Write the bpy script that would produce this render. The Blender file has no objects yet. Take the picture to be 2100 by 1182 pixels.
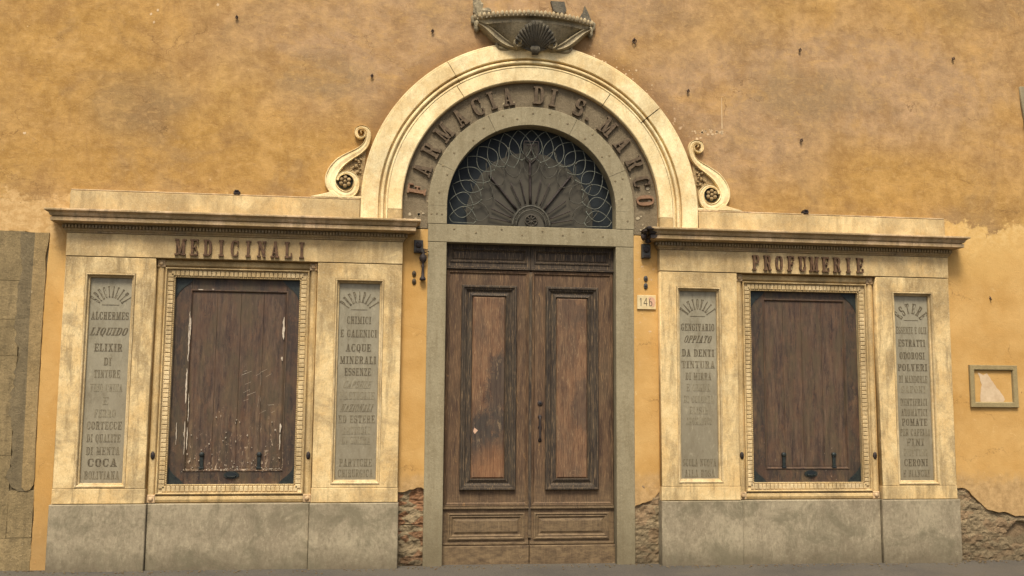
import bpy, math, random
from mathutils import Matrix, Vector
sc = bpy.context.scene
C = sc.collection
R = random.Random(7)
PI = math.pi

# ------------------------------------------------------------------ camera
cam = bpy.data.cameras.new('camera'); cam.sensor_width = 36; cam.lens = 36 * 2036.73 / 2100
cam.clip_end = 500; cam.clip_start = .05
co = bpy.data.objects.new('camera', cam); C.objects.link(co)
Mr = ((0.9908, 0.1331, -0.0226), (-0.1348, 0.9848, -0.1099), (0.0076, 0.112, 0.9937))
co.matrix_world = Matrix(((Mr[0][0], Mr[0][2], -Mr[0][1], -1.468), (Mr[1][0], Mr[1][2], -Mr[1][1], -9.4224),
                          (Mr[2][0], Mr[2][2], -Mr[2][1], 1.6002), (0, 0, 0, 1)))
sc.camera = co
# ------------------------------------------------------------------ light
w = bpy.data.worlds.new('World'); sc.world = w; w.use_nodes = True
nt = w.node_tree; bg = nt.nodes['Background']
sky = nt.nodes.new('ShaderNodeTexSky'); sky.sky_type = 'NISHITA'; sky.sun_disc = False
SUN_EL, SUN_AZ = 58, 194      # degrees; azimuth measured clockwise from +Y
sky.sun_elevation = math.radians(SUN_EL); sky.sun_rotation = math.radians(SUN_AZ)
sky.air_density = 1.0; sky.dust_density = 5.0; sky.ozone_density = 0.6
nt.links.new(sky.outputs[0], bg.inputs[0]); bg.inputs[1].default_value = 0.09
sl = bpy.data.lights.new('sun', 'SUN'); sl.energy = 2.2; sl.angle = math.radians(16); sl.color = (1, .93, .80)
so = bpy.data.objects.new('sun', sl); C.objects.link(so)
_e, _a = math.radians(SUN_EL), math.radians(SUN_AZ)
sd = Vector((math.sin(_a) * math.cos(_e), math.cos(_a) * math.cos(_e), math.sin(_e)))
so.rotation_euler = sd.to_track_quat('Z', 'Y').to_euler(); so.location = sd * 20
sc.view_settings.view_transform = 'Standard'; sc.view_settings.look = 'None'; sc.view_settings.gamma = 1
sc.view_settings.exposure = 0.93

# ------------------------------------------------------------------ node helpers
ALB = .74
def col(r, g, b, k=None):
    k = ALB if k is None else k
    f = lambda v: (v / 12.92 if v <= .04045 else ((v + .055) / 1.055) ** 2.4)
    return (f(r / 255) * k, f(g / 255) * k, f(b / 255) * k, 1)
COL = col
class G:
    def __init__(s, name, rough=.8, spec=.25):
        s.m = bpy.data.materials.new(name); s.m.use_nodes = True; s.t = s.m.node_tree
        s.b = s.t.nodes['Principled BSDF']; s.b.inputs['Roughness'].default_value = rough
        s.b.inputs['Specular IOR Level'].default_value = spec
        s.geo = s.t.nodes.new('ShaderNodeNewGeometry'); s.P = s.geo.outputs['Position']
        sp = s.t.nodes.new('ShaderNodeSeparateXYZ'); s.t.links.new(s.P, sp.inputs[0])
        s.x, s.y, s.z = sp.outputs; s.h = None
    def L(s, a, b):
        if isinstance(a, (int, float)): b.default_value = a
        elif isinstance(a, tuple): b.default_value = a
        else: s.t.links.new(a, b)
    def vec(s, sx, sy, sz, off=(0, 0, 0)):
        n = s.t.nodes.new('ShaderNodeMapping'); s.L(s.P, n.inputs[0]); n.inputs['Scale'].default_value = (sx, sy, sz)
        n.inputs['Location'].default_value = off; return n.outputs[0]
    def noise(s, scale, detail=4, rough=.6, v=None, dist=0):
        n = s.t.nodes.new('ShaderNodeTexNoise'); s.L(v or s.P, n.inputs['Vector']); n.inputs['Scale'].default_value = scale
        n.inputs['Detail'].default_value = detail; n.inputs['Roughness'].default_value = rough; n.inputs['Distortion'].default_value = dist
        return n.outputs['Fac']
    def vor(s, scale, v=None, feat='F1', out='Distance'):
        n = s.t.nodes.new('ShaderNodeTexVoronoi'); n.feature = feat; s.L(v or s.P, n.inputs['Vector']); n.inputs['Scale'].default_value = scale
        return n.outputs[out]
    def mr(s, f, a, b, c=0., d=1., smooth=False):
        n = s.t.nodes.new('ShaderNodeMapRange'); s.L(f, n.inputs[0])
        if smooth: n.interpolation_type = 'SMOOTHSTEP'
        for i, v in enumerate((a, b, c, d)): n.inputs[1 + i].default_value = v
        return n.outputs[0]
    def ma(s, op, a, b=0.):
        n = s.t.nodes.new('ShaderNodeMath'); n.operation = op; s.L(a, n.inputs[0]); s.L(b, n.inputs[1]); return n.outputs[0]
    def mix(s, f, a, b, mode='MIX'):
        n = s.t.nodes.new('ShaderNodeMix'); n.data_type = 'RGBA'; n.blend_type = mode
        s.L(f, n.inputs[0]); s.L(a, n.inputs[6]); s.L(b, n.inputs[7]); return n.outputs[2]
    def blob(s, cx, cz, rx, rz, soft=.5, nz=None, amp=.5):
        a = s.ma('MULTIPLY', s.ma('SUBTRACT', s.x, cx), 1 / rx); b = s.ma('MULTIPLY', s.ma('SUBTRACT', s.z, cz), 1 / rz)
        d = s.ma('SQRT', s.ma('ADD', s.ma('MULTIPLY', a, a), s.ma('MULTIPLY', b, b)))
        if nz is not None: d = s.ma('ADD', d, s.ma('MULTIPLY', s.ma('SUBTRACT', nz, .5), amp))
        return s.mr(d, 1 + soft / 2, 1 - soft / 2, 0., 1., True)
    def bump(s, h, st, dist):
        n = s.t.nodes.new('ShaderNodeBump'); n.inputs['Strength'].default_value = st; n.inputs['Distance'].default_value = dist
        s.L(h, n.inputs['Height'])
        if s.h is not None: s.L(s.h, n.inputs['Normal'])
        s.h = n.outputs[0]
    def done(s, c, rough=None):
        s.L(c, s.b.inputs['Base Color'])
        if s.h is not None: s.L(s.h, s.b.inputs['Normal'])
        if rough is not None: s.L(rough, s.b.inputs['Roughness'])
        return s.m

# ------------------------------------------------------------------ materials
def mat_wall():
    g = G('wall_plaster', .93, .1)
    big = g.noise(.75, 3, .55, v=g.vec(1, 1, 1.2, (2, 0, 0))); med = g.noise(2.6, 5, .62, v=g.vec(1, 1, 1.15)); fine = g.noise(15, 7, .72)
    vf = g.noise(60, 4, .75); mot = g.noise(6.5, 6, .68, v=g.vec(1, 1, 1, (4, 0, 9)), dist=.4); hz = g.noise(7, 5, .7, v=g.vec(.55, 1, 2.1, (3, 0, 1)))
    gold = g.mix(g.mr(mot, .36, .66), col(174, 134, 76), col(206, 165, 98))
    mauve = g.mix(g.mr(mot, .36, .66), col(172, 142, 108), col(204, 167, 124))
    tan = g.mix(g.mr(mot, .36, .66), col(176, 138, 88), col(206, 166, 112))
    f1 = g.blob(-1.2, 4.95, 1.5, .6, .9, med, .9); f2 = g.blob(2.0, 4.5, 1.15, .8, .9, med, .9); f3 = g.blob(3.4, 4.9, 1.7, .6, .8, med, 1.0); f4 = g.blob(-.2, 5.6, 1.9, .7, .9, med, .8)
    fm = g.ma('MAXIMUM', g.ma('MAXIMUM', f1, f2), g.ma('MAXIMUM', f3, f4))
    c = g.mix(g.mr(big, .42, .58), gold, tan)
    gg = g.ma('MAXIMUM', g.blob(-4.2, 4.7, .8, .8, 1.0, med, .9), g.blob(-3.0, 3.85, 2.2, .38, .9, med, .8))
    gg = g.ma('MAXIMUM', gg, g.blob(3.2, 3.85, 1.9, .36, .9, med, .8))
    c = g.mix(g.ma('MULTIPLY', gg, .85), c, g.mix(g.mr(mot, .36, .66), col(178, 136, 72), col(206, 162, 92)))
    c = g.mix(g.ma('MULTIPLY', fm, .9), c, mauve)
    gr_ = g.ma('MAXIMUM', g.blob(-2.05, 4.68, .42, .22, .9, med, .9), g.ma('MAXIMUM', g.blob(-3.75, 4.3, .4, .3, 1, med, 1.), g.blob(2.8, 4.75, .6, .25, 1, med, 1.)))
    c = g.mix(g.ma('MULTIPLY', gr_, .55), c, col(152, 128, 92))
    bs = g.noise(.95, 6, .68, v=g.vec(1, 1, 1.3, (21, 0, 6)), dist=.5); c = g.mix(g.ma('MULTIPLY', g.mr(bs, .52, .62), .5), c, col(156, 128, 92)); c = g.mix(g.ma('MULTIPLY', g.mr(bs, .45, .36), .4), c, col(214, 166, 92))
    c = g.mix(g.ma('MULTIPLY', g.mr(med, .5, .66), .5), c, col(158, 120, 74))
    c = g.mix(g.ma('MULTIPLY', g.mr(med, .46, .34), .35), c, col(222, 178, 112))
    c = g.mix(g.ma('MULTIPLY', g.mr(fine, .53, .70), .55), c, col(226, 184, 122))
    c = g.mix(g.ma('MULTIPLY', g.mr(fine, .46, .30), .45), c, col(146, 108, 66))
    c = g.mix(g.ma('MULTIPLY', g.mr(hz, .62, .74), .35), c, col(232, 192, 132))
    c = g.mix(g.ma('MULTIPLY', g.mr(vf, .53, .70), .38), c, col(140, 104, 64)); c = g.mix(g.ma('MULTIPLY', g.mr(vf, .46, .32), .35), c, col(232, 192, 130))
    tro = g.noise(10, 5, .75, v=g.vec(.5, 1, 1.5, (8, 0, 8)), dist=1.4); c = g.mix(g.ma('MULTIPLY', g.mr(tro, .57, .66), .32), c, col(224, 180, 112)); c = g.mix(g.ma('MULTIPLY', g.mr(tro, .42, .34), .3), c, col(140, 106, 68))
    # scattered rain runs
    streak = g.noise(8, 4, .6, v=g.vec(2.2, 1, .25))
    c = g.mix(g.ma('MULTIPLY', g.ma('MULTIPLY', g.mr(streak, .58, .72), g.mr(big, .45, .6)), .35), c, col(150, 116, 78))
    # darker noisy-edged ring around the arch extrados
    dx = g.x; dz = g.ma('SUBTRACT', g.z, 3.455)
    rr = g.ma('SQRT', g.ma('ADD', g.ma('MULTIPLY', dx, dx), g.ma('MULTIPLY', dz, dz)))
    rim = g.mr(g.ma('ADD', rr, g.ma('MULTIPLY', g.ma('SUBTRACT', med, .5), .35)), 1.86, 1.7)
    c = g.mix(g.ma('MULTIPLY', rim, .6), c, col(138, 104, 68))
    # smooth repainted lower wall
    zz = g.ma('ADD', g.z, g.ma('MULTIPLY', g.ma('SUBTRACT', g.noise(3.6, 7, .72), .5), .8))
    low = g.mr(zz, 3.45, 3.40); pale = g.mr(zz, 3.34, 3.12)
    lc = g.mix(g.mr(g.noise(2.2, 5, .6), .35, .68), col(202, 157, 90), col(220, 178, 112))
    lc = g.mix(g.ma('MULTIPLY', g.mr(fine, .55, .75), .3), lc, col(196, 144, 76))
    edge = g.mix(g.mr(fine, .42, .58), col(232, 194, 130), col(212, 168, 100))
    lc = g.mix(pale, edge, lc)
    lc = g.mix(g.ma('MULTIPLY', g.mr(g.noise(30, 5, .75), .66, .72), .5), lc, col(238, 204, 140))
    lc = g.mix(g.ma('MULTIPLY', g.blob(4.7, 3.3, .6, .42, 1, med, .9), .4), lc, col(232, 192, 120))
    lc = g.mix(g.ma('MULTIPLY', g.mr(g.x, -4.2, -4.35), g.mr(g.z, 2.9, 3.1)), lc, g.mix(g.mr(fine, .42, .58), col(224, 186, 128), col(204, 164, 106)))
    lc = g.mix(g.ma('MULTIPLY', g.mr(g.ma('ADD', g.z, g.ma('MULTIPLY', g.ma('SUBTRACT', fine, .5), .5)), .8, .25), .6), lc, col(160, 128, 84))
    tz = g.ma('ADD', g.z, g.ma('MULTIPLY', g.ma('SUBTRACT', g.noise(5, 7, .75), .5), .6)); bx = g.mr(g.x, -2., -1.5)
    lc = g.mix(g.ma('MULTIPLY', g.ma('MULTIPLY', g.mr(tz, .95, .78), bx), .75), lc, g.mix(g.mr(fine, .4, .6), col(168, 138, 96), col(206, 172, 122)))
    scr = g.noise(14, 6, .75, v=g.vec(1, 1, 1, (6, 0, 3)), dist=.8); lc = g.mix(g.ma('MULTIPLY', g.mr(scr, .6, .7), .4), lc, col(184, 136, 76)); lc = g.mix(g.ma('MULTIPLY', g.mr(scr, .38, .3), .5), lc, col(240, 204, 142))
    c = g.mix(low, c, lc)
    up = g.ma('SUBTRACT', 1., low)
    sp = g.mr(g.noise(26, 3, .5, v=g.vec(1, 1, 1, (5, 0, 2))), .735, .76)
    c = g.mix(g.ma('MULTIPLY', sp, .7), c, col(232, 200, 150))
    sd_ = g.mr(g.noise(19, 3, .5, v=g.vec(1, 1, 1, (9, 0, 4))), .74, .77)
    c = g.mix(g.ma('MULTIPLY', sd_, .6), c, col(110, 78, 52))
    # worn-through nicks around the arch
    nk = g.ma('MULTIPLY', g.mr(g.noise(13, 5, .7, v=g.vec(1, 1, 1, (2, 0, 7))), .6, .66), g.mr(rr, 1.95, 1.68))
    c = g.mix(g.ma('MULTIPLY', nk, g.mr(g.x, -.5, .7)), c, col(222, 190, 150))
    dv = g.noise(3, 4, .6); cv = g.t.nodes.new('ShaderNodeVectorMath'); cv.operation = 'MULTIPLY_ADD'; g.L(g.P, cv.inputs[0]); cv.inputs[1].default_value = (1, 1, 1.6)
    cm = g.t.nodes.new('ShaderNodeCombineXYZ'); g.L(g.ma('MULTIPLY', dv, .7), cm.inputs[0]); g.L(g.ma('MULTIPLY', g.noise(5, 5, .7), .6), cm.inputs[2]); g.L(cm.outputs[0], cv.inputs[2])
    ck = g.mr(g.vor(.9, v=cv.outputs[0], feat='DISTANCE_TO_EDGE'), .006, .001)
    c = g.mix(g.ma('MULTIPLY', g.ma('MULTIPLY', ck, g.mr(g.noise(1.6, 3, .5, v=g.vec(1, 1, 1, (0, 0, 13))), .5, .56)), .5), c, col(118, 88, 58))
    cr = g.mr(g.vor(1.3, v=g.vec(1, 1, 1), feat='DISTANCE_TO_EDGE'), .003, .0)
    c = g.mix(g.ma('MULTIPLY', g.ma('MULTIPLY', cr, g.mr(big, .5, .6)), .35), c, col(120, 88, 56))
    g.bump(g.noise(1.8, 4, .55), .5, .04)
    g.bump(g.ma('MULTIPLY', fine, g.mr(low, 0., 1., 1., .5)), .35, .014)
    g.bump(vf, .35, .006)
    return g.done(c)
def mat_marble(name='cream_marble', dirt=1., seed=0, warm=(222, 188, 128), light=(238, 212, 156), grey=(138, 118, 82), k=.82):
    col = lambda *a: COL(*a, k=k)
    g = G(name, .72, .28)
    v = g.vec(1, 1, 1, (seed * 3.1, 0, seed * 1.7))
    a = g.noise(2.6, 6, .65, v=v, dist=.5); b = g.noise(7, 6, .7, v=v); f = g.noise(28, 5, .75, v=v)
    st = g.noise(5, 6, .7, v=g.vec(2.6, 2, .35, (seed, 0, 0)))
    c = g.mix(g.mr(a, .35, .65), col(*light), col(*warm))
    c = g.mix(g.ma('MULTIPLY', g.mr(b, .45, .7), .45), c, col(206, 164, 96))
    d = g.ma('MULTIPLY', g.mr(st, .5, .66), .7 * dirt)
    c = g.mix(d, c, col(*grey))
    d2 = g.ma('MULTIPLY', g.mr(g.noise(1.7, 7, .75, v=v, dist=.8), .49, .64), .75 * dirt)
    c = g.mix(d2, c, col(164, 142, 102))
    zt = g.mr(g.z, 1.3, 2.9, -.07, .05)
    big_ = g.ma('ADD', g.noise(1.15, 6, .7, v=g.vec(1.4, 1, .8, (seed * 7.3, 0, seed)), dist=.6), zt)
    c = g.mix(g.ma('MULTIPLY', g.mr(big_, .47, .62), .8 * dirt), c, g.mix(g.mr(f, .35, .65), col(132, 110, 72), col(172, 146, 100)))
    sm = g.noise(16, 5, .7, v=g.vec(1, 1, 1, (seed, 3, 0)), dist=.8)
    c = g.mix(g.ma('MULTIPLY', g.mr(sm, .54, .68), .4 * dirt), c, col(150, 124, 80))
    vein = g.ma('ABSOLUTE', g.ma('SUBTRACT', g.noise(3.2, 8, .7, v=v, dist=1.8), .5))
    c = g.mix(g.ma('MULTIPLY', g.mr(vein, .012, 0.), .35), c, col(140, 120, 90))
    c = g.mix(g.ma('MULTIPLY', g.mr(f, .6, .74), .35 * dirt), c, col(128, 102, 66))
    c = g.mix(g.ma('MULTIPLY', g.mr(f, .4, .28), .4), c, col(240, 220, 172))
    gn = g.noise(85, 4, .8, v=v)
    c = g.mix(g.ma('MULTIPLY', g.mr(gn, .52, .68), .38), c, col(146, 118, 76)); c = g.mix(g.ma('MULTIPLY', g.mr(gn, .46, .32), .35), c, col(250, 230, 182))
    pit = g.mr(g.noise(60, 3, .6, v=v), .66, .72)
    c = g.mix(g.ma('MULTIPLY', pit, .35), c, col(120, 96, 64))
    g.bump(g.noise(5, 5, .6, v=v), .35, .012); g.bump(f, .4, .005)
    return g.done(c, g.mr(b, .3, .7, .6, .85))
def mat_stone(name, c1, c2, c3, sc_=1., st=.5, fleck=0., bd=.006):
    g = G(name, .85, .2)
    a = g.noise(1.6 * sc_, 6, .65, dist=.4); b = g.noise(7 * sc_, 6, .7); f = g.noise(32 * sc_, 5, .75)
    s_ = g.noise(6, 5, .7, v=g.vec(2.5, 1, .3))
    c = g.mix(g.mr(a, .35, .65), col(*c1), col(*c2))
    c = g.mix(g.ma('MULTIPLY', g.mr(s_, .45, .75), st), c, col(*c3))
    c = g.mix(g.ma('MULTIPLY', g.mr(b, .5, .75), st), c, col(*c3))
    c = g.mix(g.ma('MULTIPLY', g.mr(f, .55, .75), .35), c, tuple(v * .7 for v in col(*c3)[:3]) + (1,))
    c = g.mix(g.ma('MULTIPLY', g.mr(f, .42, .28), .4), c, tuple(min(1, v * 1.25) for v in col(*c2)[:3]) + (1,))
    gn = g.noise(80, 4, .8)
    c = g.mix(g.ma('MULTIPLY', g.mr(gn, .52, .68), .4), c, tuple(v * .75 for v in col(*c3)[:3]) + (1,)); c = g.mix(g.ma('MULTIPLY', g.mr(gn, .46, .32), .35), c, tuple(min(1, v * 1.3) for v in col(*c2)[:3]) + (1,))
    if name == 'grey_sandstone':
        d = g.mr(g.ma('ADD', g.z, g.ma('MULTIPLY', g.ma('SUBTRACT', b, .5), .6)), .75, .15); c = g.mix(g.ma('MULTIPLY', d, .6), c, col(104, 92, 68))
    if fleck: c = g.mix(g.ma('MULTIPLY', g.mr(g.noise(22, 4, .7), .66, .7), fleck), c, col(214, 196, 156))
    g.bump(b, .5, bd * 2.2); g.bump(f, .5, bd)
    return g.done(c)
def mat_plinth():
    g = G('plinth_stone', .8, .25)
    a = g.noise(1.7, 6, .65, dist=.6); f = g.noise(30, 5, .75)
    sc1 = g.noise(20, 6, .75, v=g.vec(1.3, 1, .55), dist=.9); sc2 = g.noise(34, 5, .75)
    hatch = g.ma('ADD', g.ma('MULTIPLY', sc1, .6), g.ma('MULTIPLY', sc2, .4))
    c = g.mix(g.mr(a, .35, .65), col(152, 138, 112), col(176, 162, 132))
    c = g.mix(g.ma('MULTIPLY', g.mr(hatch, .5, .64), .6), c, col(112, 102, 78))
    c = g.mix(g.ma('MULTIPLY', g.mr(hatch, .48, .36), .7), c, col(196, 182, 148))
    d = g.mr(g.ma('ADD', g.z, g.ma('MULTIPLY', g.ma('SUBTRACT', g.noise(5, 6, .7), .5), .4)), .3, .07)
    c = g.mix(g.ma('MULTIPLY', d, .7), c, col(98, 87, 66))
    e = g.ma('MULTIPLY', g.mr(g.noise(2.4, 7, .72, v=g.vec(1, 1, 1, (4, 0, 1)), dist=.5), .5, .62), .65)
    c = g.mix(e, c, col(116, 108, 84))
    lt = g.ma('MULTIPLY', g.mr(g.noise(11, 6, .75, dist=2.), .62, .7), .5)
    c = g.mix(lt, c, col(198, 186, 150))
    g.bump(hatch, .5, .006); g.bump(f, .5, .005); g.bump(a, .4, .02)
    return g.done(c)
def mat_wood(name, c1, c2, c3, grey=(112, 98, 76), worn=.5, fade=True, paint=None, bump=.005, seed=0, low=(.95, .3)):
    g = G(name, .72, .25)
    v = g.vec(1, 1, .07, (seed, 0, seed * .4)); v2 = g.vec(1, 1, .22, (seed, 1, 0))
    gr = g.noise(40, 7, .8, v=v, dist=.35); g2 = g.noise(9, 5, .65, v=v2, dist=.6); fi = g.noise(120, 3, .7, v=v)
    a = g.noise(1.8, 5, .65, v=g.vec(1.6, 1, .8, (seed, 0, 0)))
    c = g.mix(g.mr(gr, .33, .66), col(*c1), col(*c2))
    c = g.mix(g.ma('MULTIPLY', g.mr(g2, .42, .68), .8), c, col(*c3))
    c = g.mix(g.ma('MULTIPLY', g.mr(a, .46, .66), worn), c, col(*grey))
    c = g.mix(g.ma('MULTIPLY', g.mr(fi, .54, .66), .55), c, col(168, 138, 100))
    c = g.mix(g.ma('MULTIPLY', g.mr(fi, .46, .34), .6), c, tuple(v_ * .45 for v_ in col(*c1)[:3]) + (1,))
    c = g.mix(g.ma('MULTIPLY', g.mr(gr, .42, .3), .6), c, tuple(v_ * .38 for v_ in col(*c1)[:3]) + (1,))
    if fade:
        d = g.mr(g.ma('ADD', g.z, g.ma('MULTIPLY', g.ma('SUBTRACT', g.noise(4, 6, .7), .5), .5)), low[0], low[1])
        wc = g.mix(g.mr(g.noise(22, 5, .75, v=g.vec(.5, 1, 1.2)), .35, .65), col(88, 71, 52), col(146, 122, 88))
        c = g.mix(g.ma('MULTIPLY', d, .75), c, wc)
    if paint:
        p = g.mr(g.noise(8, 7, .8, v=g.vec(1.2, 1, .5, (seed, 3, 2)), dist=.7), .62, .66)
        c = g.mix(g.ma('MULTIPLY', p, .8), c, col(*paint))
    if name == 'door_panel_wood':
        nb = g.noise(13, 7, .8, v=g.vec(1, 1, .6), dist=.5)
        for bx, bz, bw, bh, st in ((-.30, 1.72, .12, .30, .8), (-.46, 1.22, .13, .24, .85), (-.35, 1.38, .16, .12, .7), (.52, 1.55, .10, .25, .5), (.36, 2.45, .16, .16, .45)):
            c = g.mix(g.ma('MULTIPLY', g.blob(bx, bz, bw, bh, .6, nb, 3.2), st), c, g.mix(g.mr(gr, .35, .65), col(52, 45, 40), col(84, 76, 66)))
        pl = g.noise(20, 6, .8, v=g.vec(1.2, 1, .35)); c = g.mix(g.ma('MULTIPLY', g.mr(pl, .58, .68), .5), c, col(178, 150, 112)); c = g.mix(g.ma('MULTIPLY', g.mr(pl, .42, .32), .5), c, col(70, 48, 36))
        c = g.mix(g.ma('MULTIPLY', g.blob(-.38, 1.0, .16, .17, .9, nb, 1.6), .4), c, g.mix(g.mr(gr, .35, .65), col(120, 78, 48), col(176, 124, 80)))
    g.bump(gr, .7, bump); g.bump(fi, .35, bump * .4)
    return g.done(c, g.mr(gr, .3, .7, .6, .85))
def mat_shutter(name, chips, seed, d1=(54, 42, 37), d2=(108, 86, 66)):
    g = G(name, .6, .3)
    v = g.vec(1, 1, .09, (seed, 0, 0)); gr = g.noise(26, 6, .75, v=v, dist=.3); fi = g.noise(110, 3, .7, v=v)
    a = g.noise(3.2, 6, .7, v=g.vec(2.2, 1, .6, (seed, 0, 3)), dist=.3)
    c = g.mix(g.mr(gr, .36, .64), col(*d1), col(*d2))
    c = g.mix(g.ma('MULTIPLY', g.mr(fi, .52, .68), .5), c, col(*[min(255, q + 18) for q in d2]))
    c = g.mix(g.ma('MULTIPLY', g.mr(g.noise(17, 7, .8, v=g.vec(1, 1, .6, (seed, 5, 0))), .52, .62), .5), c, col(116, 84, 60))
    lg = g.noise(4.5, 6, .7, v=g.vec(1.5, 1, .7, (seed * 3, 2, 0)), dist=.6); c = g.mix(g.ma('MULTIPLY', g.mr(lg, .5, .62), .55), c, col(98, 72, 52)); c = g.mix(g.ma('MULTIPLY', g.mr(lg, .46, .36), .55), c, col(66, 57, 44))
    ms_ = g.noise(45, 6, .85, v=g.vec(1, 1, .7, (seed, 1, 1)), dist=.6); c = g.mix(g.ma('MULTIPLY', g.mr(ms_, .6, .7), .55), c, col(154, 130, 100)); c = g.mix(g.ma('MULTIPLY', g.mr(ms_, .42, .32), .6), c, col(34, 27, 24))
    c = g.mix(g.ma('MULTIPLY', g.mr(a, .48, .6), .55), c, col(88, 76, 54))
    c = g.mix(g.ma('MULTIPLY', g.mr(a, .45, .3), .5), c, col(72, 54, 46))
    # worn patches, more of them low down where hands and rain reach
    zf = g.mr(g.z, 2.0, .95); nz = g.noise(7, 7, .78, v=g.vec(1.5, 1, .6, (seed * 2, 0, 1)), dist=.5)
    wn = g.mr(g.ma('ADD', nz, g.ma('MULTIPLY', zf, .10 * chips)), .56, .74)
    wc = g.mix(g.mr(gr, .4, .6), col(112, 80, 54), col(146, 120, 84))
    c = g.mix(g.ma('MULTIPLY', wn, .5), c, wc)
    n2 = g.noise(24, 6, .8, v=g.vec(1.4, 1, .55, (seed * 5, 2, 1)), dist=.8)
    w2 = g.mr(g.ma('ADD', n2, g.ma('MULTIPLY', zf, .13 * chips)), .69, .75)
    c = g.mix(g.ma('MULTIPLY', w2, .75), c, col(206, 180, 148))
    c = g.mix(g.mr(n2, .34, .28), c, col(34, 27, 26))
    g.bump(gr, .6, .004); g.bump(fi, .3, .002); g.bump(g.ma('MULTIPLY', w2, -1.), .6, .002)
    return g.done(c, g.mr(gr, .3, .7, .45, .75))
def mat_plain(name, c1, c2, scale=20, rough=.7, metal=0., bump=.002, spec=.3):
    g = G(name, rough, spec); n = g.noise(scale, 5, .7); c = g.mix(g.mr(n, .35, .65), col(*c1), col(*c2))
    g.b.inputs['Metallic'].default_value = metal; g.bump(n, .5, bump); return g.done(c)
def mat_slab():
    g = G('inscription_slab', .6, .35)
    a = g.noise(1.4, 6, .65, dist=.5); b = g.noise(9, 6, .75, v=g.vec(1, 1, .4)); f = g.noise(40, 5, .8)
    c = g.mix(g.mr(a, .35, .65), col(146, 138, 114), col(166, 157, 131))
    c = g.mix(g.ma('MULTIPLY', g.mr(b, .48, .7), .55), c, col(118, 107, 82))
    zb = g.mr(g.ma('ADD', g.z, g.ma('MULTIPLY', g.ma('SUBTRACT', b, .5), .6)), 2.05, 1.5)
    c = g.mix(g.ma('MULTIPLY', zb, .35), c, col(132, 119, 94))
    wr = g.noise(18, 6, .8, v=g.vec(1.2, 1, .5), dist=.6); c = g.mix(g.ma('MULTIPLY', g.mr(wr, .54, .66), .45), c, col(116, 104, 80)); c = g.mix(g.ma('MULTIPLY', g.mr(wr, .44, .34), .45), c, col(186, 176, 146))
    c = g.mix(g.ma('MULTIPLY', g.mr(f, .6, .75), .3), c, col(96, 86, 64))
    c = g.mix(g.ma('MULTIPLY', g.mr(f, .4, .25), .35), c, col(170, 160, 126))
    g.bump(f, .35, .002); g.bump(b, .3, .004)
    return g.done(c, g.mr(b, .3, .7, .5, .75))
def mat_rubble(name, brick=True, warm=1.):
    g = G(name, .95, .1)
    f = g.noise(26, 6, .8); b = g.noise(7, 6, .7, dist=.6); v = g.vor(11, v=g.vec(.8, .3, 1.5), out='Color')
    sp = g.t.nodes.new('ShaderNodeSeparateColor'); g.L(v, sp.inputs[0])
    base = g.mix(g.mr(b, .35, .65), col(136, 120, 92), col(168, 148, 114))
    if brick:
        rd = g.mix(g.mr(f, .35, .65), col(120, 76, 52), col(166, 118, 82))
        base = g.mix(g.ma('MULTIPLY', g.mr(sp.outputs[0], .45, .6), .75 * warm), base, rd)
    base = g.mix(g.ma('MULTIPLY', g.mr(f, .55, .72), .7), base, col(78, 62, 46))
    base = g.mix(g.ma('MULTIPLY', g.mr(f, .42, .3), .7), base, col(192, 172, 132))
    d = g.mr(g.ma('ADD', g.z, g.ma('MULTIPLY', g.ma('SUBTRACT', b, .5), .4)), .5, .12)
    base = g.mix(g.ma('MULTIPLY', d, .6), base, col(98, 86, 66))
    g.bump(b, .8, .03); g.bump(f, .8, .012)
    return g.done(base)
def mat_ground():
    g = G('asphalt', .9, .2)
    a = g.noise(1.2, 5, .6); f = g.noise(90, 5, .8); b = g.noise(9, 6, .7)
    c = g.mix(g.mr(f, .3, .7), col(66, 62, 56), col(124, 116, 102))
    c = g.mix(g.ma('MULTIPLY', g.mr(b, .5, .7), .5), c, col(104, 94, 74))
    c = g.mix(g.ma('MULTIPLY', g.mr(a, .45, .65), .4), c, col(70, 68, 66))
    g.bump(f, .6, .008); g.bump(b, .4, .01)
    return g.done(c)

WALL = mat_wall()
MARB = mat_marble(); MARB2 = mat_marble('arch_marble', .38, 2, (230, 203, 146), (248, 232, 182), (176, 152, 112), .96)
MARB3 = mat_marble('frame_marble', 1., 4, (204, 174, 118), (220, 192, 138), (140, 120, 84))
CORN = mat_marble('cornice_marble', 1.1, 5, (204, 172, 130), (222, 192, 150), (112, 94, 74), .8)
TRIM = mat_marble('trim_marble', .9, 6, (208, 182, 130), (232, 208, 160), (142, 120, 86))
SERENA = mat_stone('grey_sandstone', (154, 142, 112), (168, 156, 124), (130, 116, 86), 1., .6, .3)
BAND = mat_stone('dark_sandstone', (124, 110, 86), (142, 127, 100), (98, 85, 64), 1.6, .6, .9, .012)
QUOIN = mat_stone('quoin_stone', (138, 120, 84), (168, 146, 104), (104, 90, 64), 1.5, .8, .5, .012)
RENDER = mat_stone('old_render', (158, 134, 90), (178, 152, 106), (124, 106, 74), 1.6, .7, .4, .012)
RENDERD = mat_stone('damp_render', (118, 105, 78), (144, 127, 94), (100, 88, 66), 1.6, .8, .2, .012)
PLINTH = mat_plinth(); SLAB = mat_slab()
INK = mat_plain('faded_black_lettering', (74, 64, 47), (128, 116, 90), 50); INK2 = mat_plain('worn_lettering', (94, 83, 62), (144, 133, 106), 44); INK3 = mat_plain('ghost_lettering', (118, 107, 84), (158, 148, 120), 36)
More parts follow.
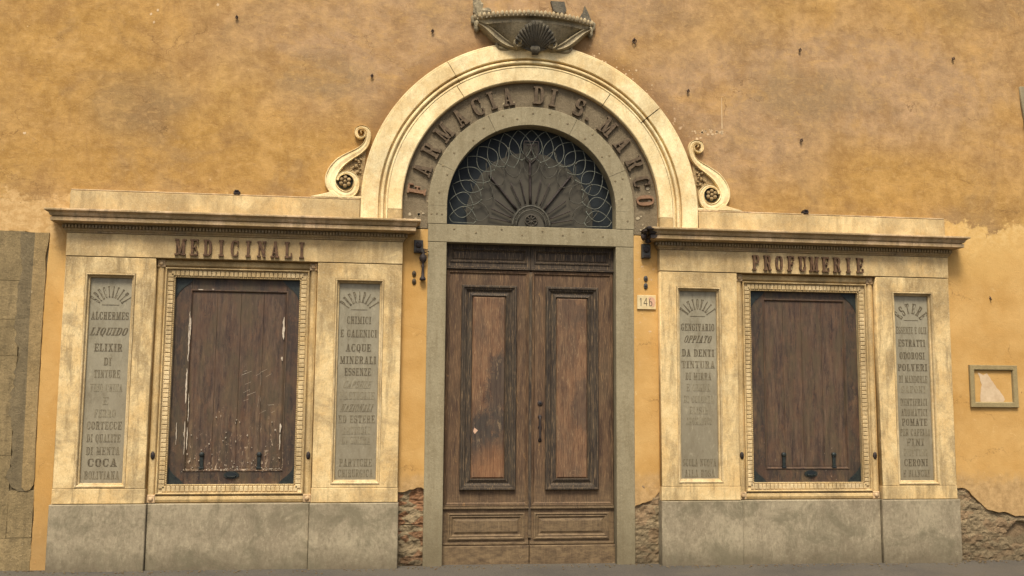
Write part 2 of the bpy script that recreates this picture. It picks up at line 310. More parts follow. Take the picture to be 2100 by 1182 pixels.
RUST = mat_plain('rusted_letters', (76, 56, 40), (122, 92, 64), 30, .8, 0, .004); RUST2 = mat_plain('red_rust_letters', (128, 96, 70), (162, 126, 94), 26, .8, 0, .004); RUST3 = mat_plain('faded_letters', (80, 66, 50), (120, 102, 78), 34, .85, 0, .005)
IRON = mat_plain('dark_iron', (44, 38, 36), (70, 58, 50), 40, .65); HOOK = mat_plain('rusty_hook_iron', (74, 58, 48), (104, 82, 64), 60, .8); IRONB = mat_plain('blackened_brass', (28, 33, 34), (50, 56, 50), 30, .5)
GRILLE = mat_plain('weathered_wrought_iron', (88, 92, 84), (128, 128, 110), 40, .6)
BACK = mat_plain('grimy_fanlight_panel', (64, 60, 48), (80, 74, 60), 3, .6, 0, .003, .3); BACKD = mat_plain('dark_fanlight_glass', (28, 35, 40), (40, 46, 48), 3, .6, 0, .001, .2)
W_MAIN = mat_wood('door_wood', (84, 64, 48), (128, 100, 72), (66, 50, 40), (104, 88, 66), .5, True, (150, 116, 76))
W_DARK = mat_wood('door_moulding_wood', (62, 52, 43), (92, 80, 64), (50, 43, 38), (80, 72, 58), .5, True, None, .003, 3, (.6, .3))
W_PAN = mat_wood('door_panel_wood', (110, 76, 54), (150, 116, 84), (92, 72, 56), (84, 72, 60), .8, False, (168, 140, 104), .006, 5)
W_LOW = mat_wood('door_base_wood', (98, 80, 58), (140, 118, 86), (74, 60, 46), (120, 104, 78), .6, True, (168, 146, 110), .006, 8)
SHL = mat_shutter('left_shutter_wood', 1., 1); SHR = mat_shutter('right_shutter_wood', .45, 6)
STILE = mat_shutter('shutter_stile_wood', .5, 11, (42, 36, 34), (80, 66, 52))
CHIP = mat_plain('bare_filler', (176, 158, 132), (226, 212, 188), 60)
CARVE = mat_stone('weathered_carved_stone', (152, 138, 108), (190, 174, 138), (92, 84, 70), 3., .7, .4, .012)
CARVED = mat_stone('blackened_carved_stone', (98, 92, 80), (132, 122, 100), (66, 66, 62), 4., .7, .25, .014)
ORN = mat_stone('soiled_carving', (160, 134, 92), (196, 168, 120), (100, 78, 52), 4., .7, .5, .01)
RUB = mat_rubble('bare_masonry'); RUB2 = mat_rubble('damp_masonry', True, .35)
PLQ = mat_plain('plaque_marble', (214, 190, 138), (232, 210, 160), 14); PINK = mat_plain('pink_paint_smear', (206, 160, 132), (224, 184, 150), 30)
PAPER = mat_plain('torn_paper', (206, 178, 140), (226, 200, 162), 12); OLIVE = mat_stone('painted_stone_frame', (158, 140, 98), (170, 152, 108), (134, 118, 84), 2., .4)
BOX = mat_plain('grey_plastic', (68, 68, 66), (88, 84, 74), 20, .55); GROUND = mat_ground()
DARKGAP = mat_plain('deep_joint', (50, 42, 30), (62, 52, 38), 10)

BED = mat_marble('shaded_bed_marble', 1.1, 9, (128, 110, 84), (158, 136, 106), (76, 66, 54)); DENT = mat_marble('shaded_dentil_marble', 1., 10, (112, 104, 90), (146, 132, 108), (66, 62, 56))  # darker than the cornice: under-cornice shade and grime painted into the marble colour
# ------------------------------------------------------------------ mesh helpers
class MB:
    def __init__(s): s.v = []; s.f = []; s.mi = []; s.cur = 0; s.sm = []
    def add(s, vs, fs, smooth=False):
        o = len(s.v); s.v += [tuple(v) for v in vs]; s.f += [tuple(i + o for i in f) for f in fs]
        s.mi += [s.cur] * len(fs); s.sm += [smooth] * len(fs)
    def box(s, x0, x1, y0, y1, z0, z1, bev=0):
        if x0 > x1: x0, x1 = x1, x0
        b = bev
        if b:   # front (low y) face chamfered
            vs = [(x0, y1, z0), (x1, y1, z0), (x1, y1, z1), (x0, y1, z1), (x0, y0 + b, z0), (x1, y0 + b, z0), (x1, y0 + b, z1), (x0, y0 + b, z1),
                  (x0 + b, y0, z0 + b), (x1 - b, y0, z0 + b), (x1 - b, y0, z1 - b), (x0 + b, y0, z1 - b)]
            fs = [(3, 2, 1, 0), (0, 1, 5, 4), (1, 2, 6, 5), (2, 3, 7, 6), (3, 0, 4, 7), (4, 5, 9, 8), (5, 6, 10, 9), (6, 7, 11, 10), (7, 4, 8, 11), (8, 9, 10, 11)]
        else:
            vs = [(x, y, z) for y in (y0, y1) for z in (z0, z1) for x in (x0, x1)]
            fs = [(0, 1, 3, 2), (5, 4, 6, 7), (0, 4, 5, 1), (2, 3, 7, 6), (0, 2, 6, 4), (1, 5, 7, 3)]
        s.add(vs, fs)
    def prism(s, pts, y0, y1):
        n = len(pts); a = sum(pts[i][0] * pts[(i + 1) % n][1] - pts[(i + 1) % n][0] * pts[i][1] for i in range(n))
        if a < 0: pts = pts[::-1]
        vs = [(x, y0, z) for x, z in pts] + [(x, y1, z) for x, z in pts]
        s.add(vs, [tuple(range(n)), tuple(range(2 * n - 1, n - 1, -1))] + [((i + 1) % n, i, i + n, (i + 1) % n + n) for i in range(n)])
    def frame(s, x0, x1, z0, z1, prof, back=False):
        if x0 > x1: x0, x1 = x1, x0
        vs = []
        for d, y in prof: vs += [(x0 + d, y, z0 + d), (x1 - d, y, z0 + d), (x1 - d, y, z1 - d), (x0 + d, y, z1 - d)]
        fs = []
        for i in range(len(prof) - 1):
            for k in range(4): a = 4 * i + k; b = 4 * i + (k + 1) % 4; fs.append((a, b, b + 4, a + 4))
        if back: k = 4 * (len(prof) - 1); fs.append((k, k + 1, k + 2, k + 3))
        s.add(vs, fs)
    def arc(s, prof, zc, a0=0, a1=180, n=72, leg=None, cap=True):
        a0, a1 = math.radians(a0), math.radians(a1); rows = []
        if leg is not None and a0 == 0: rows.append([(r, y, leg) for r, y in prof])
        for i in range(n + 1):
            a = a0 + (a1 - a0) * i / n; rows.append([(r * math.cos(a), y, zc + r * math.sin(a)) for r, y in prof])
        if leg is not None and abs(a1 - PI) < 1e-6: rows.append([(-r, y, leg) for r, y in prof])
        m = len(prof); vs = [p for r in rows for p in r]
        fs = [(i * m + k, i * m + k + 1, (i + 1) * m + k + 1, (i + 1) * m + k) for i in range(len(rows) - 1) for k in range(m - 1)]
        if cap: fs += [tuple(range(m)), tuple(range((len(rows) - 1) * m + m - 1, (len(rows) - 1) * m - 1, -1))]
        s.add(vs, fs)
    def sweepU(s, x0, x1, yf, yb, prof):
        # profile (out, z) along left return, front, right return
        rows = []
        for o, z in prof: rows.append([(x0 - o, yb, z), (x0 - o, yf - o, z), (x1 + o, yf - o, z), (x1 + o, yb, z)])
        vs = [p for r in rows for p in r]; fs = []
        for i in range(len(rows) - 1):
            for k in range(3): a = 4 * i + k; fs.append((a, a + 1, a + 5, a + 4))
        fs.append((0, 3, 2, 1)); k = 4 * (len(rows) - 1); fs.append((k, k + 1, k + 2, k + 3))
        s.add(vs, fs)
    def tube(s, pts, r, n=6, closed=False, r1=None):
        pts = [Vector(p) for p in pts]; m = len(pts); rows = []
        for i, p in enumerate(pts):
            t = (pts[min(i + 1, m - 1)] - pts[max(i - 1, 0)])
            if closed: t = pts[(i + 1) % m] - pts[i - 1]
            t.normalize(); u = t.cross(Vector((0, 1, 0)))
            if u.length < .05: u = t.cross(Vector((1, 0, 0)))
            u.normalize(); w_ = t.cross(u)
            rr = r if r1 is None else r + (r1 - r) * i / max(1, m - 1)
            rows.append([p + (u * math.cos(2 * PI * k / n) + w_ * math.sin(2 * PI * k / n)) * rr for k in range(n)])
        vs = [v for q in rows for v in q]; fs = []
        for i in range(m if closed else m - 1):
            j = (i + 1) % m
            for k in range(n): fs.append((i * n + k, i * n + (k + 1) % n, j * n + (k + 1) % n, j * n + k))
        if not closed: fs += [tuple(range(n - 1, -1, -1)), tuple(range((m - 1) * n, m * n))]
        s.add(vs, fs, True)
    def lathe(s, cx, cy, cz, prof, n=16, axis='z', sx=1., sy=1.):
        vs = []
        for r, h in prof:
            for k in range(n):
                a = 2 * PI * k / n; p = (r * math.cos(a) * sx, r * math.sin(a) * sy)
                vs.append((cx + p[0], cy + p[1], cz + h) if axis == 'z' else (cx + p[0], cy + h, cz + p[1]))
        fs = [(i * n + k, i * n + (k + 1) % n, (i + 1) * n + (k + 1) % n, (i + 1) * n + k) for i in range(len(prof) - 1) for k in range(n)]
        fs += [tuple(range(n - 1, -1, -1)), tuple(range((len(prof) - 1) * n, len(prof) * n))]
        s.add(vs, fs, True)
    def build(s, name, mats, parent=None, smooth=None):
        me = bpy.data.meshes.new(name); me.from_pydata(s.v, [], s.f)
        if not isinstance(mats, (list, tuple)): mats = [mats]
        for m in mats: me.materials.append(m)
        for p, i, q in zip(me.polygons, s.mi, s.sm): p.material_index = i; p.use_smooth = q if smooth is None else smooth
        me.validate(); me.update()
        import bmesh
        b = bmesh.new(); b.from_mesh(me); bmesh.ops.recalc_face_normals(b, faces=b.faces); b.to_mesh(me); b.free()
        return link(name, me, parent)
def link(name, me, parent=None):
    o = bpy.data.objects.new(name, me); C.objects.link(o)
    if parent:
        o.parent = parent; q = parent; off = Vector((0, 0, 0))
        while q is not None: off += q.location; q = q.parent
        o.location = -off     # every mesh is modelled in world coordinates
    return o
def plate(name, outlines, y0, y1, mat, parent=None, bev=0.):
    c = bpy.data.curves.new(name, 'CURVE'); c.dimensions = '2D'; c.fill_mode = 'BOTH'; c.resolution_u = 1; c.bevel_resolution = 1
    c.extrude = max((y1 - y0) / 2 - bev, .0005); c.bevel_depth = bev; c.offset = -bev
    for pts in outlines:
        s = c.splines.new('POLY'); s.points.add(len(pts) - 1)
        for p, q in zip(s.points, pts): p.co = (q[0], q[1], 0, 1)
        s.use_cyclic_u = True
    o = bpy.data.objects.new('tmp', c); me = bpy.data.meshes.new_from_object(o); bpy.data.objects.remove(o); bpy.data.curves.remove(c)
    yc = (y0 + y1) / 2
    for v in me.vertices: x, y, z = v.co; v.co = (x, yc - z, y)
    me.materials.clear(); me.materials.append(mat); me.name = name
    return link(name, me, parent)
def thing(name, label, cat, loc=(0, 0, 0), group=None):
    o = bpy.data.objects.new(name, None); C.objects.link(o); o.location = loc; o.empty_display_size = .2
    return tag(o, label, cat, group)
def tag(o, label=None, cat=None, group=None, kind=None):
    for k, v in (('label', label), ('category', cat), ('group', group), ('kind', kind)):
        if v: o[k] = v
    return o
def rag(p, q, n, amp, r=R):
    out = []; nx, nz = q[1] - p[1], p[0] - q[0]; l = math.hypot(nx, nz); o = 0
    for i in range(n):
        t = i / n; o = o * .5 + r.uniform(-amp, amp); k = 0 if i == 0 else o
        out.append((p[0] + (q[0] - p[0]) * t + nx / l * k, p[1] + (q[1] - p[1]) * t + nz / l * k))
    return out
def ragpath(pts, step, amp):
    out = []
    for a, b in zip(pts, pts[1:]): out += rag(a, b, max(1, int(math.hypot(b[0] - a[0], b[1] - a[1]) / step)), amp)
    return out + [pts[-1]]
def arcpts(r, zc, a0, a1, n): return [(r * math.cos(math.radians(a0 + (a1 - a0) * i / n)), zc + r * math.sin(math.radians(a0 + (a1 - a0) * i / n))) for i in range(n + 1)]
def rect(x0, x1, z0, z1): return [(x0, z0), (x1, z0), (x1, z1), (x0, z1)]
ZC = 3.455

# ------------------------------------------------------------------ glyphs (slab-serif capitals on a unit-high box)
def strip(path, wd):
    L_, R_ = [], []
    for i, p in enumerate(path):
        a = path[max(i - 1, 0)]; b = path[min(i + 1, len(path) - 1)]; dx, dz = b[0] - a[0], b[1] - a[1]; l = math.hypot(dx, dz) or 1
        h = wd[i] / 2; L_.append((p[0] - dz / l * h, p[1] + dx / l * h)); R_.append((p[0] + dz / l * h, p[1] - dx / l * h))
    return L_ + R_[::-1]
def bowl(cx, cz, rx, rz, a0, a1, S=.2, T=.09, n=16):
    path, wd = [], []
    for i in range(n + 1):
        a = math.radians(a0 + (a1 - a0) * i / n); ca, sa = math.cos(a), math.sin(a); e = .72
        path.append((cx + rx * math.copysign(abs(ca) ** e, ca), cz + rz * math.copysign(abs(sa) ** e, sa))); wd.append(T + (S - T) * abs(ca) ** 1.5)
    return strip(path, wd)
def glyph(ch):
    S, T = .19, .1
    r = lambda a, b, c, d: [(a, c), (b, c), (b, d), (a, d)]
    st = lambda x, w_=S: r(x - w_ / 2, x + w_ / 2, 0.03, .97)
    dg = lambda x0, z0, x1, z1, w_: [(x0 - w_ / 2, z0), (x0 + w_ / 2, z0), (x1 + w_ / 2, z1), (x1 - w_ / 2, z1)]
    tb = lambda a, b: r(a, b, .9, 1); bb = lambda a, b: r(a, b, 0, .1)
    if ch == 'I': return .38, [st(.19), tb(0, .38), bb(0, .38)]
    if ch == 'E': return .6, [st(.17), tb(0, .6), bb(0, .6), r(.2, .45, .46, .54), r(.52, .6, .72, .98), r(.52, .6, .02, .28), r(.4, .46, .36, .64)]
    if ch == 'F': return .58, [st(.17), tb(0, .58), bb(0, .36), r(.2, .45, .44, .52), r(.5, .58, .7, .98), r(.4, .46, .34, .62)]
    if ch == 'L': return .56, [st(.17), tb(0, .36), bb(0, .56), r(.47, .56, .02, .32)]
    if ch == 'T': return .62, [st(.31), tb(0, .62), bb(.13, .49), r(0, .08, .7, .98), r(.54, .62, .7, .98)]
    if ch == 'H': return .66, [st(.17), st(.49), tb(0, .3), tb(.36, .66), bb(0, .3), bb(.36, .66), r(.2, .46, .45, .54)]
    if ch == 'N': return .68, [r(.09, .18, .03, .97), r(.5, .59, .03, .97), dg(.56, .0, .16, 1, .2), tb(0, .26), bb(0, .28), tb(.4, .68)]
    if ch == 'M': return .84, [r(.1, .19, .03, .97), r(.58, .76, .03, .97), dg(.4, .05, .2, 1, .17), dg(.4, .05, .62, .98, .09), tb(0, .28), bb(0, .28), tb(.56, .84), bb(.5, .84)]
    if ch == 'A': return .68, [dg(.14, .03, .32, 1, .09), dg(.5, .03, .34, 1, .2), r(.2, .46, .26, .34), bb(0, .28), bb(.34, .68)]
    if ch == 'V': return .66, [dg(.32, 0, .16, .97, .2), dg(.34, 0, .52, .97, .09), tb(0, .32), tb(.4, .66)]
    if ch == 'X': return .66, [dg(.5, .03, .16, .97, .2), dg(.14, .03, .52, .97, .09), tb(0, .3), tb(.38, .66), bb(0, .28), bb(.34, .66)]
    if ch == 'Z': return .58, [dg(.12, .03, .46, .97, .2), tb(0, .58), bb(0, .58), r(0, .08, .7, .98), r(.5, .58, .02, .3)]
    if ch == 'U': return .66, [r(.08, .27, .3, .97), r(.5, .59, .3, .97), bowl(.345, .3, .2, .25, 180, 360), tb(0, .34), tb(.4, .66)]
    if ch == 'O': return .62, [bowl(.31, .5, .21, .45, 90, 270), bowl(.31, .5, .21, .45, 90, -90)]
    if ch == 'Q': return .62, [bowl(.31, .5, .21, .45, 90, 270), bowl(.31, .5, .21, .45, 90, -90), dg(.5, -.16, .3, .2, .13)]
    if ch == 'D': return .64, [st(.17), tb(0, .4), bb(0, .4), bowl(.33, .5, .21, .45, 90, -90)]
    if ch == 'C': return .62, [bowl(.33, .5, .23, .45, 52, 308), r(.5, .58, .62, .98), r(.49, .58, .16, .34)]
    if ch == 'G': return .64, [bowl(.33, .5, .23, .45, 60, 300), r(.5, .58, .64, .98), r(.44, .6, .04, .42), r(.36, .64, .38, .46)]
    if ch == 'P': return .6, [st(.17), tb(0, .4), bb(0, .36), bowl(.32, .72, .18, .235, 90, -90), r(.2, .34, .44, .53)]
    if ch == 'B': return .62, [st(.17), tb(0, .4), bb(0, .4), bowl(.32, .73, .17, .225, 90, -90), bowl(.34, .275, .19, .225, 90, -90), r(.2, .36, .46, .54)]
    if ch == 'R': return .66, [st(.17), tb(0, .4), bb(0, .34), bowl(.32, .73, .18, .225, 90, -90), r(.2, .36, .45, .54), dg(.52, .03, .4, .5, .17), bb(.42, .66)]
    if ch == 'S': return .58, [bowl(.29, .72, .2, .23, 20, 255), bowl(.29, .28, .2, .23, 75, -160), r(.44, .52, .66, .98), r(.06, .14, .02, .34), dg(.36, .42, .22, .58, .2)]
    if ch == '1': return .4, [r(.16, .26, 0, 1), dg(.06, .78, .2, .98, .08)]
    if ch == '4': return .62, [r(.42, .51, 0, 1), r(.04, .6, .28, .36), dg(.08, .34, .44, .98, .08)]
    if ch == '6': return .58, [bowl(.29, .3, .19, .26, 90, 270, .1, .08), bowl(.29, .3, .19, .26, 90, -90, .1, .08), bowl(.5, .42, .4, .54, 110, 180, .1, .08)]
    if ch == '.': return .26, [r(.05, .22, 0, .16)]
    if ch == "'": return .2, [r(.05, .15, .72, 1)]
    if ch == '-': return .5, [r(0, .5, .46, .52)]
    return .32, []
def text_shapes(txt, sp=.1):
    x = 0; out = []
    for ch in txt:
        w_, sh = glyph(ch); out.append((ch, x, w_, sh)); x += w_ + sp
    return out, x - sp
def put_line(mb, txt, cx, zb, h, width, y, dep=.0015, slant=0., sp=.12):
    sh, tw = text_shapes(txt, sp); k = width / tw
    e = 0
    for ch, x, w_, ps in sh:
        for p in ps:
            e += 1
            mb.prism([(cx - width / 2 + (x + a) * k + slant * b * h, zb + b * h) for a, b in p], y - dep - (e % 7) * .00012, y + .001)
def put_arch(mb, txt, cx, cz, r, h, span, y, dep=.0015):
    n = len(txt)
    for i, ch in enumerate(txt):
        a = math.radians(90 + span / 2 - span * i / (n - 1)); w_, ps = glyph(ch); k = r * math.radians(span) / (n - 1) * .78 / max(w_, .5)
        tx, tz = math.sin(a), -math.cos(a)
        for e, p in enumerate(ps):
            mb.prism([(cx + math.cos(a) * (r + b * h) + tx * (q - w_ / 2) * k * (.9 + .3 * b), cz + math.sin(a) * (r + b * h) + tz * (q - w_ / 2) * k * (.9 + .3 * b)) for q, b in p], y - dep - e * .00012, y + .001)
def raised_letter(parent, ch, mat, tf, y, dep):
    mb = MB(); w_, ps = glyph(ch)
    for e, p in enumerate(ps): mb.prism([tf(a - w_ / 2, b) for a, b in p], y - dep - e * .0006, y + .002)
    return mb.build('letter', mat, parent)

# ------------------------------------------------------------------ ground
def gz(x): return .062 - .0042 * x
n = 40; mb = MB()
mb.add([(-60, -60, gz(-60)), (60, -60, gz(60)), (60, 12, gz(60)), (-60, 12, gz(-60))], [(0, 1, 2, 3)])
tag(mb.build('ground', GROUND), kind='structure')

# ------------------------------------------------------------------ building wall
bld = thing('building', 'old ochre plastered street facade with flaking paint behind the marble shopfronts', 'building', (0, .1, 0))
o1 = [(-4.452, -.3)] + ragpath([(-4.452, -.3), (-4.44, .5), (-4.452, .76), (-4.455, 1.3), (-4.462, 2.2), (-4.455, 2.75), (-4.445, 3.08)], .05, .004)[1:]
o1 += ragpath([(-4.6, 3.075), (-4.9, 3.09), (-5.5, 3.1), (-9, 3.12)], .06, .008) + [(-9, 8), (9, 8), (9, .46)]
o1 += ragpath([(5.6, .47), (5.034, .475), (4.9, .49), (4.77, .51), (4.614, .56), (4.539, .63), (4.454, .72), (4.334, .752), (4.2, .76)], .035, .012) + [(4.2, -.3), (1.32, -.3)]
o1 += ragpath([(1.32, .77), (1.268, .75), (1.142, .64), (1.0, .585)], .03, .01) + [(1.0, 3.22), (1.258, 3.22)] + arcpts(1.258, ZC, 0, 180, 60) + [(-1.258, 3.22), (-1.0, 3.22)]
o1 += ragpath([(-1.0, .757), (-1.07, .78), (-1.14, .762), (-1.3, .73)], .03, .01) + [(-1.3, -.3)]
plate('plaster', [o1, rect(2.08, 3.44, .7, 2.82), rect(-3.44, -2.08, .7, 2.82)], 0, .028, WALL, bld, .004)
core = [(-9, -.3), (-9, 7.99), (8.99, 7.99), (8.99, -.3), (1.0, -.3), (1.0, 3.22), (1.26, 3.22)] + arcpts(1.26, ZC, 0, 180, 60) + [(-1.26, 3.22), (-1.0, 3.22), (-1.0, -.3)]
plate('masonry_core', [core], .055, .4, RUB2, bld)
# bare masonry relief
def relief(name, poly_x0, poly_x1, z0, z1, y, amp, mat, step=.012, seed=1, hole=None):
    from mathutils import noise as nz
    nx = int((poly_x1 - poly_x0) / step); nzc = int((z1 - z0) / step); vs = []; fs = []
    for j in range(nzc + 1):
        for i in range(nx + 1):
            x = poly_x0 + (poly_x1 - poly_x0) * i / nx; z = z0 + (z1 - z0) * j / nzc
            d = nz.fractal(Vector((x * 7 + seed, z * 9, seed)), 1., 2., 5) * amp
            z_ = z; z = z + nz.noise(Vector((x * 5, z * 5, seed + 9))) * .03; row = math.floor(z / .075); bx = (x + (row % 2) * .12 + nz.noise(Vector((row, 0, 2))) * .08) / .25
            m = min((z / .075) % 1, 1 - (z / .075) % 1) * .075; m2 = min(bx % 1, 1 - bx % 1) * .25
            if min(m, m2) < .010: d += amp * .35 * max(0, nz.noise(Vector((x * 6, z * 6, 8))) + .4)
            d += (nz.noise(Vector((row * 3.7, math.floor(bx) * 5.1, seed))) * amp * .5)
            if hole:
                hx, hz, hr = hole; q = math.hypot((x - hx), (z - hz) * 1.15) / hr + nz.noise(Vector((x * 12, z * 12, 3))) * .35
                if q < 1: d += .16 * (1 - q * q) ** .6
            z = z_; d += nz.fractal(Vector((x * 25, z * 25, seed)), 1., 2., 3) * amp * .5
            vs.append((x, y + d, z))
    w_ = nx + 1
    for j in range(nzc):
        for i in range(nx): a = j * w_ + i; fs.append((a, a + 1, a + w_ + 1, a + w_))
    m = MB(); m.add(vs, fs); return m.build(name, mat, bld)
relief('exposed_masonry', 4.2, 5.9, -.2, .80, .018, .016, RUB2, .012, 4, (5.0, .30, .14))
relief('exposed_masonry', -1.27, -1.0, -.1, .80, .02, .020, RUB, .010, 2)
relief('exposed_masonry', 1.0, 1.27, -.1, .80, .012, .014, RUB2, .010, 7)
# quoin at the far left: coursed blocks and strips of old render
zs = [-.2, .36, 1.075, 1.957, 2.285, 2.637, 3.09]
for k in range(len(zs) - 1):
    off = [.03, .0, .02, -.02, .03, 0][k]
    outl = ragpath([(-4.66, zs[k] + .0015), (-4.66, zs[k + 1] - .0015)], .06, .001) + [(-6.2, zs[k + 1] - .0015), (-6.2, zs[k] + .0015)]
    if k == 0: outl = ragpath([(-4.450, zs[0]), (-4.447, zs[1] - .0015)], .05, .006) + [(-6.2, zs[1] - .0015), (-6.2, zs[0])]
    plate('quoin_block', [outl], -.004, .05, QUOIN, bld, .0015)
dm = ragpath([(-4.70, 3.08), (-4.67, 2.7), (-4.69, 2.4), (-4.655, 1.9), (-4.69, 1.5), (-4.66, 1.2), (-4.67, .86)], .03, .018) + ragpath([(-4.64, .8), (-4.58, .765), (-4.52, .765)], .03, .003) + [(-4.5, .9), (-4.5, 3.08)]
plate('render_strip', [dm], -.007, .04, RENDERD, bld, .002)
lt = [(-4.57, 3.08), (-4.575, 2.4), (-4.56, 1.4), (-4.555, .80), (-4.52, .765), (-4.48, .775), (-4.455, .82), (-4.447, .88), (-4.457, 1.2), (-4.463, 2.2), (-4.458, 2.7), (-4.47, 2.86), (-4.45, 3.0), (-4.448, 3.08)]
plate('render_strip', [lt], -.010, .03, RENDER, bld, .003)
mb = MB(); mb.box(-9, -4.44, .012, .054, -.3, 3.3); mb.build('joint_backing', RENDERD, bld)
plate('quoin_block', [[(-4.659, .363), (-4.659, .77), (-4.447, .775), (-4.449, .363)]], -.002, .05, QUOIN, bld, .0015)

# ------------------------------------------------------------------ portal: sandstone surround
sur = thing('door_surround', 'grey green sandstone jambs, lintel and arch framing the brown double door', 'door frame', (0, 0, .05))
for s in (-1, 1):
    xs = sorted((s * .83, s * 1.009)); mb = MB(); mb.box(xs[0], xs[1], -.006, .3, .0, 3.098, .004); mb.build('jamb', SERENA, sur)
mb = MB(); mb.box(-1.011, 1.011, -.007, .3, 3.101, 3.274, .004); mb.build('lintel', SERENA, sur)
mb = MB()
for a0, a1 in ((0, 24), (24.25, 64), (64.2, 116), (116.2, 155.8), (156, 180)): mb.arc([(.832, .2), (.832, -.004), (.836, -.008), (1.012, -.008), (1.016, -.004), (1.016, .2)], ZC, a0, a1, 22)
for s in (-1, 1):
    xs = sorted((s * .832, s * 1.016)); mb.box(xs[0], xs[1], -.0078, .2, 3.277, 3.4545, .003)
mb.build('arch_ring', SERENA, sur)
STAIN = mat_plain('stone_plug', (112, 98, 74), (150, 134, 98), 30)
for a, r in [(8, .9), (20, .96), (20, .88), (36, .95), (38, .88), (52, .97), (54, .89), (68, .93), (80, .97), (90, .95), (100, .9), (108, .96), (122, .92), (132, .88), (146, .93), (156, .96), (160, .89), (172, .92)]:
    mb = MB(); mb.lathe(r * math.cos(math.radians(a)), 0, ZC + r * math.sin(math.radians(a)), [(.012, .0), (.012, -.0085), (.010, -.0105), (.004, -.0105)], 10, 'y'); mb.build('plug', STAIN, sur)
for i, (x, z) in enumerate([(-.98, 3.37), (-.93, 3.375), (-.88, 3.37), (.95, 3.36), (-.76, 3.23), (-.55, 3.2), (-.3, 3.24), (-.1, 3.19), (.1, 3.235), (.3, 3.2), (.5, 3.24), (.7, 3.2)]):
    mb = MB(); mb.lathe(x, 0, z, [(.011, .0), (.011, -.0085), (.009, -.0105), (.004, -.0105)], 10, 'y'); mb.build('plug', STAIN, sur)

# ------------------------------------------------------------------ portal: marble arch
arch = thing('marble_arch', 'cream marble round arch with lettered band and side scrolls over the doorway', 'arch', (0, 0, 3.25))
outer = [(1.655, .01), (1.655, -.05), (1.648, -.056), (1.632, -.056), (1.628, -.062), (1.495, -.062), (1.49, -.058), (1.487, -.02), (1.472, -.02), (1.468, -.054), (1.458, -.066), (1.446, -.066), (1.438, -.056), (1.434, -.022), (1.424, -.022), (1.419, -.05), (1.412, -.056), (1.404, -.056), (1.40, -.052)]
inner = [(1.40, .01), (1.398, -.05), (1.394, -.053), (1.272, -.053), (1.264, -.047), (1.262, -.03), (1.262, .1)]
mb = MB()
for a0, a1, lg in ((0, 39.4, 3.24), (39.75, 121, None), (121.2, 180, 3.24)): mb.arc(outer, ZC, a0, a1, 44, lg)
mb.build('archivolt', MARB2, arch)
mb = MB()
for s in (-1, 1):
    mb = MB(); rows = [[(s * q, y - .001, z) for q, y in inner] for z in (3.24, 3.396)]; m = len(inner)
    mb.add([q for r_ in rows for q in r_], [(k, k + 1, m + k + 1, m + k) for k in range(m - 1)] + [tuple(range(m, 2 * m))])
    mb.build('impost_block', MARB3, arch)
mb = MB()
for a0, a1, lg in ((0, 56.6, 3.40), (56.9, 122.6, None), (122.9, 180, 3.40)): mb.arc(inner, ZC, a0, a1, 44, lg)
mb.build('inner_archivolt', MARB2, arch)
mb = MB(); mb.arc([(1.262, .1), (1.262, .008), (1.016, .008), (1.016, .1)], ZC, 0, 180, 64, 3.23); mb.build('lettering_band', BAND, arch)
for ch, a, r in [('F', 172.5, 1.135), ('A', 162.3, 1.13), ('R', 151.6, 1.13), ('M', 140.6, 1.13), ('A', 129.6, 1.13), ('C', 119.0, 1.13), ('I', 111.1, 1.135), ('A', 102.9, 1.13), ('D', 87.3, 1.135), ('I', 79.8, 1.135), ('S', 65.8, 1.13), ('.', 59.6, 1.06), ('M', 48.4, 1.13), ('A', 37.0, 1.13), ('R', 25.6, 1.135), ('C', 15.6, 1.135), ('O', 5.9, 1.135)]:
    A = math.radians(a); h = .178 if ch != '.' else .178; rb = r - h / 2 if ch != '.' else r - .01
    def tf(q, b, A=A, rb=rb, h=h): return (math.cos(A) * (rb + b * h) + math.sin(A) * q * .166, ZC + math.sin(A) * (rb + b * h) - math.cos(A) * q * .166)
    raised_letter(arch, ch, RUST2 if a > 168 or a < 9 else RUST3, tf, .008, .030)
# remnants of lime at the feet of the band
mb = MB()
for k in range(26):
    s = -1 if k % 2 else 1; x = s * R.uniform(1.05, 1.24); z = R.uniform(3.25, 3.42) if k < 20 else R.uniform(3.4, 4.0); r_ = R.uniform(.008, .024)
    if k >= 20: x = R.uniform(1.05, 1.1) + .1; 
    mb.prism([(x + r_ * R.uniform(.5, 1) * math.cos(t * PI / 4), z + r_ * R.uniform(.5, 1) * math.sin(t * PI / 4)) for t in range(8)], .003, .009)
tag(mb.build('lime_patches', mat_plain('old_lime', (170, 154, 122), (204, 188, 154), 30), arch), kind='stuff')
SCR = [(-1.664, 4.128), (-1.672, 4.150), (-1.648, 4.160), (-1.625, 4.135), (-1.640, 4.095), (-1.685, 4.085), (-1.712, 4.118), (-1.705, 4.165), (-1.66, 4.183), (-1.612, 4.165), (-1.596, 4.115), (-1.61, 4.04), (-1.64, 3.99), (-1.69, 3.945), (-1.769, 3.895), (-1.851, 3.835), (-1.909, 3.763), (-1.94, 3.686), (-1.938, 3.619), (-1.904, 3.563), (-1.843, 3.525), (-1.778, 3.520), (-1.723, 3.555), (-1.698, 3.618), (-1.703, 3.675), (-1.736, 3.718), (-1.783, 3.737), (-1.83, 3.728), (-1.865, 3.70), (-1.878, 3.66)]
SW = [.010, .012, .014, .017, .02, .023, .026, .028, .031, .035, .038, .042, .047, .056, .066, .078, .084, .084, .080, .074, .066, .060, .054, .048, .042, .036, .03, .026, .022, .016]
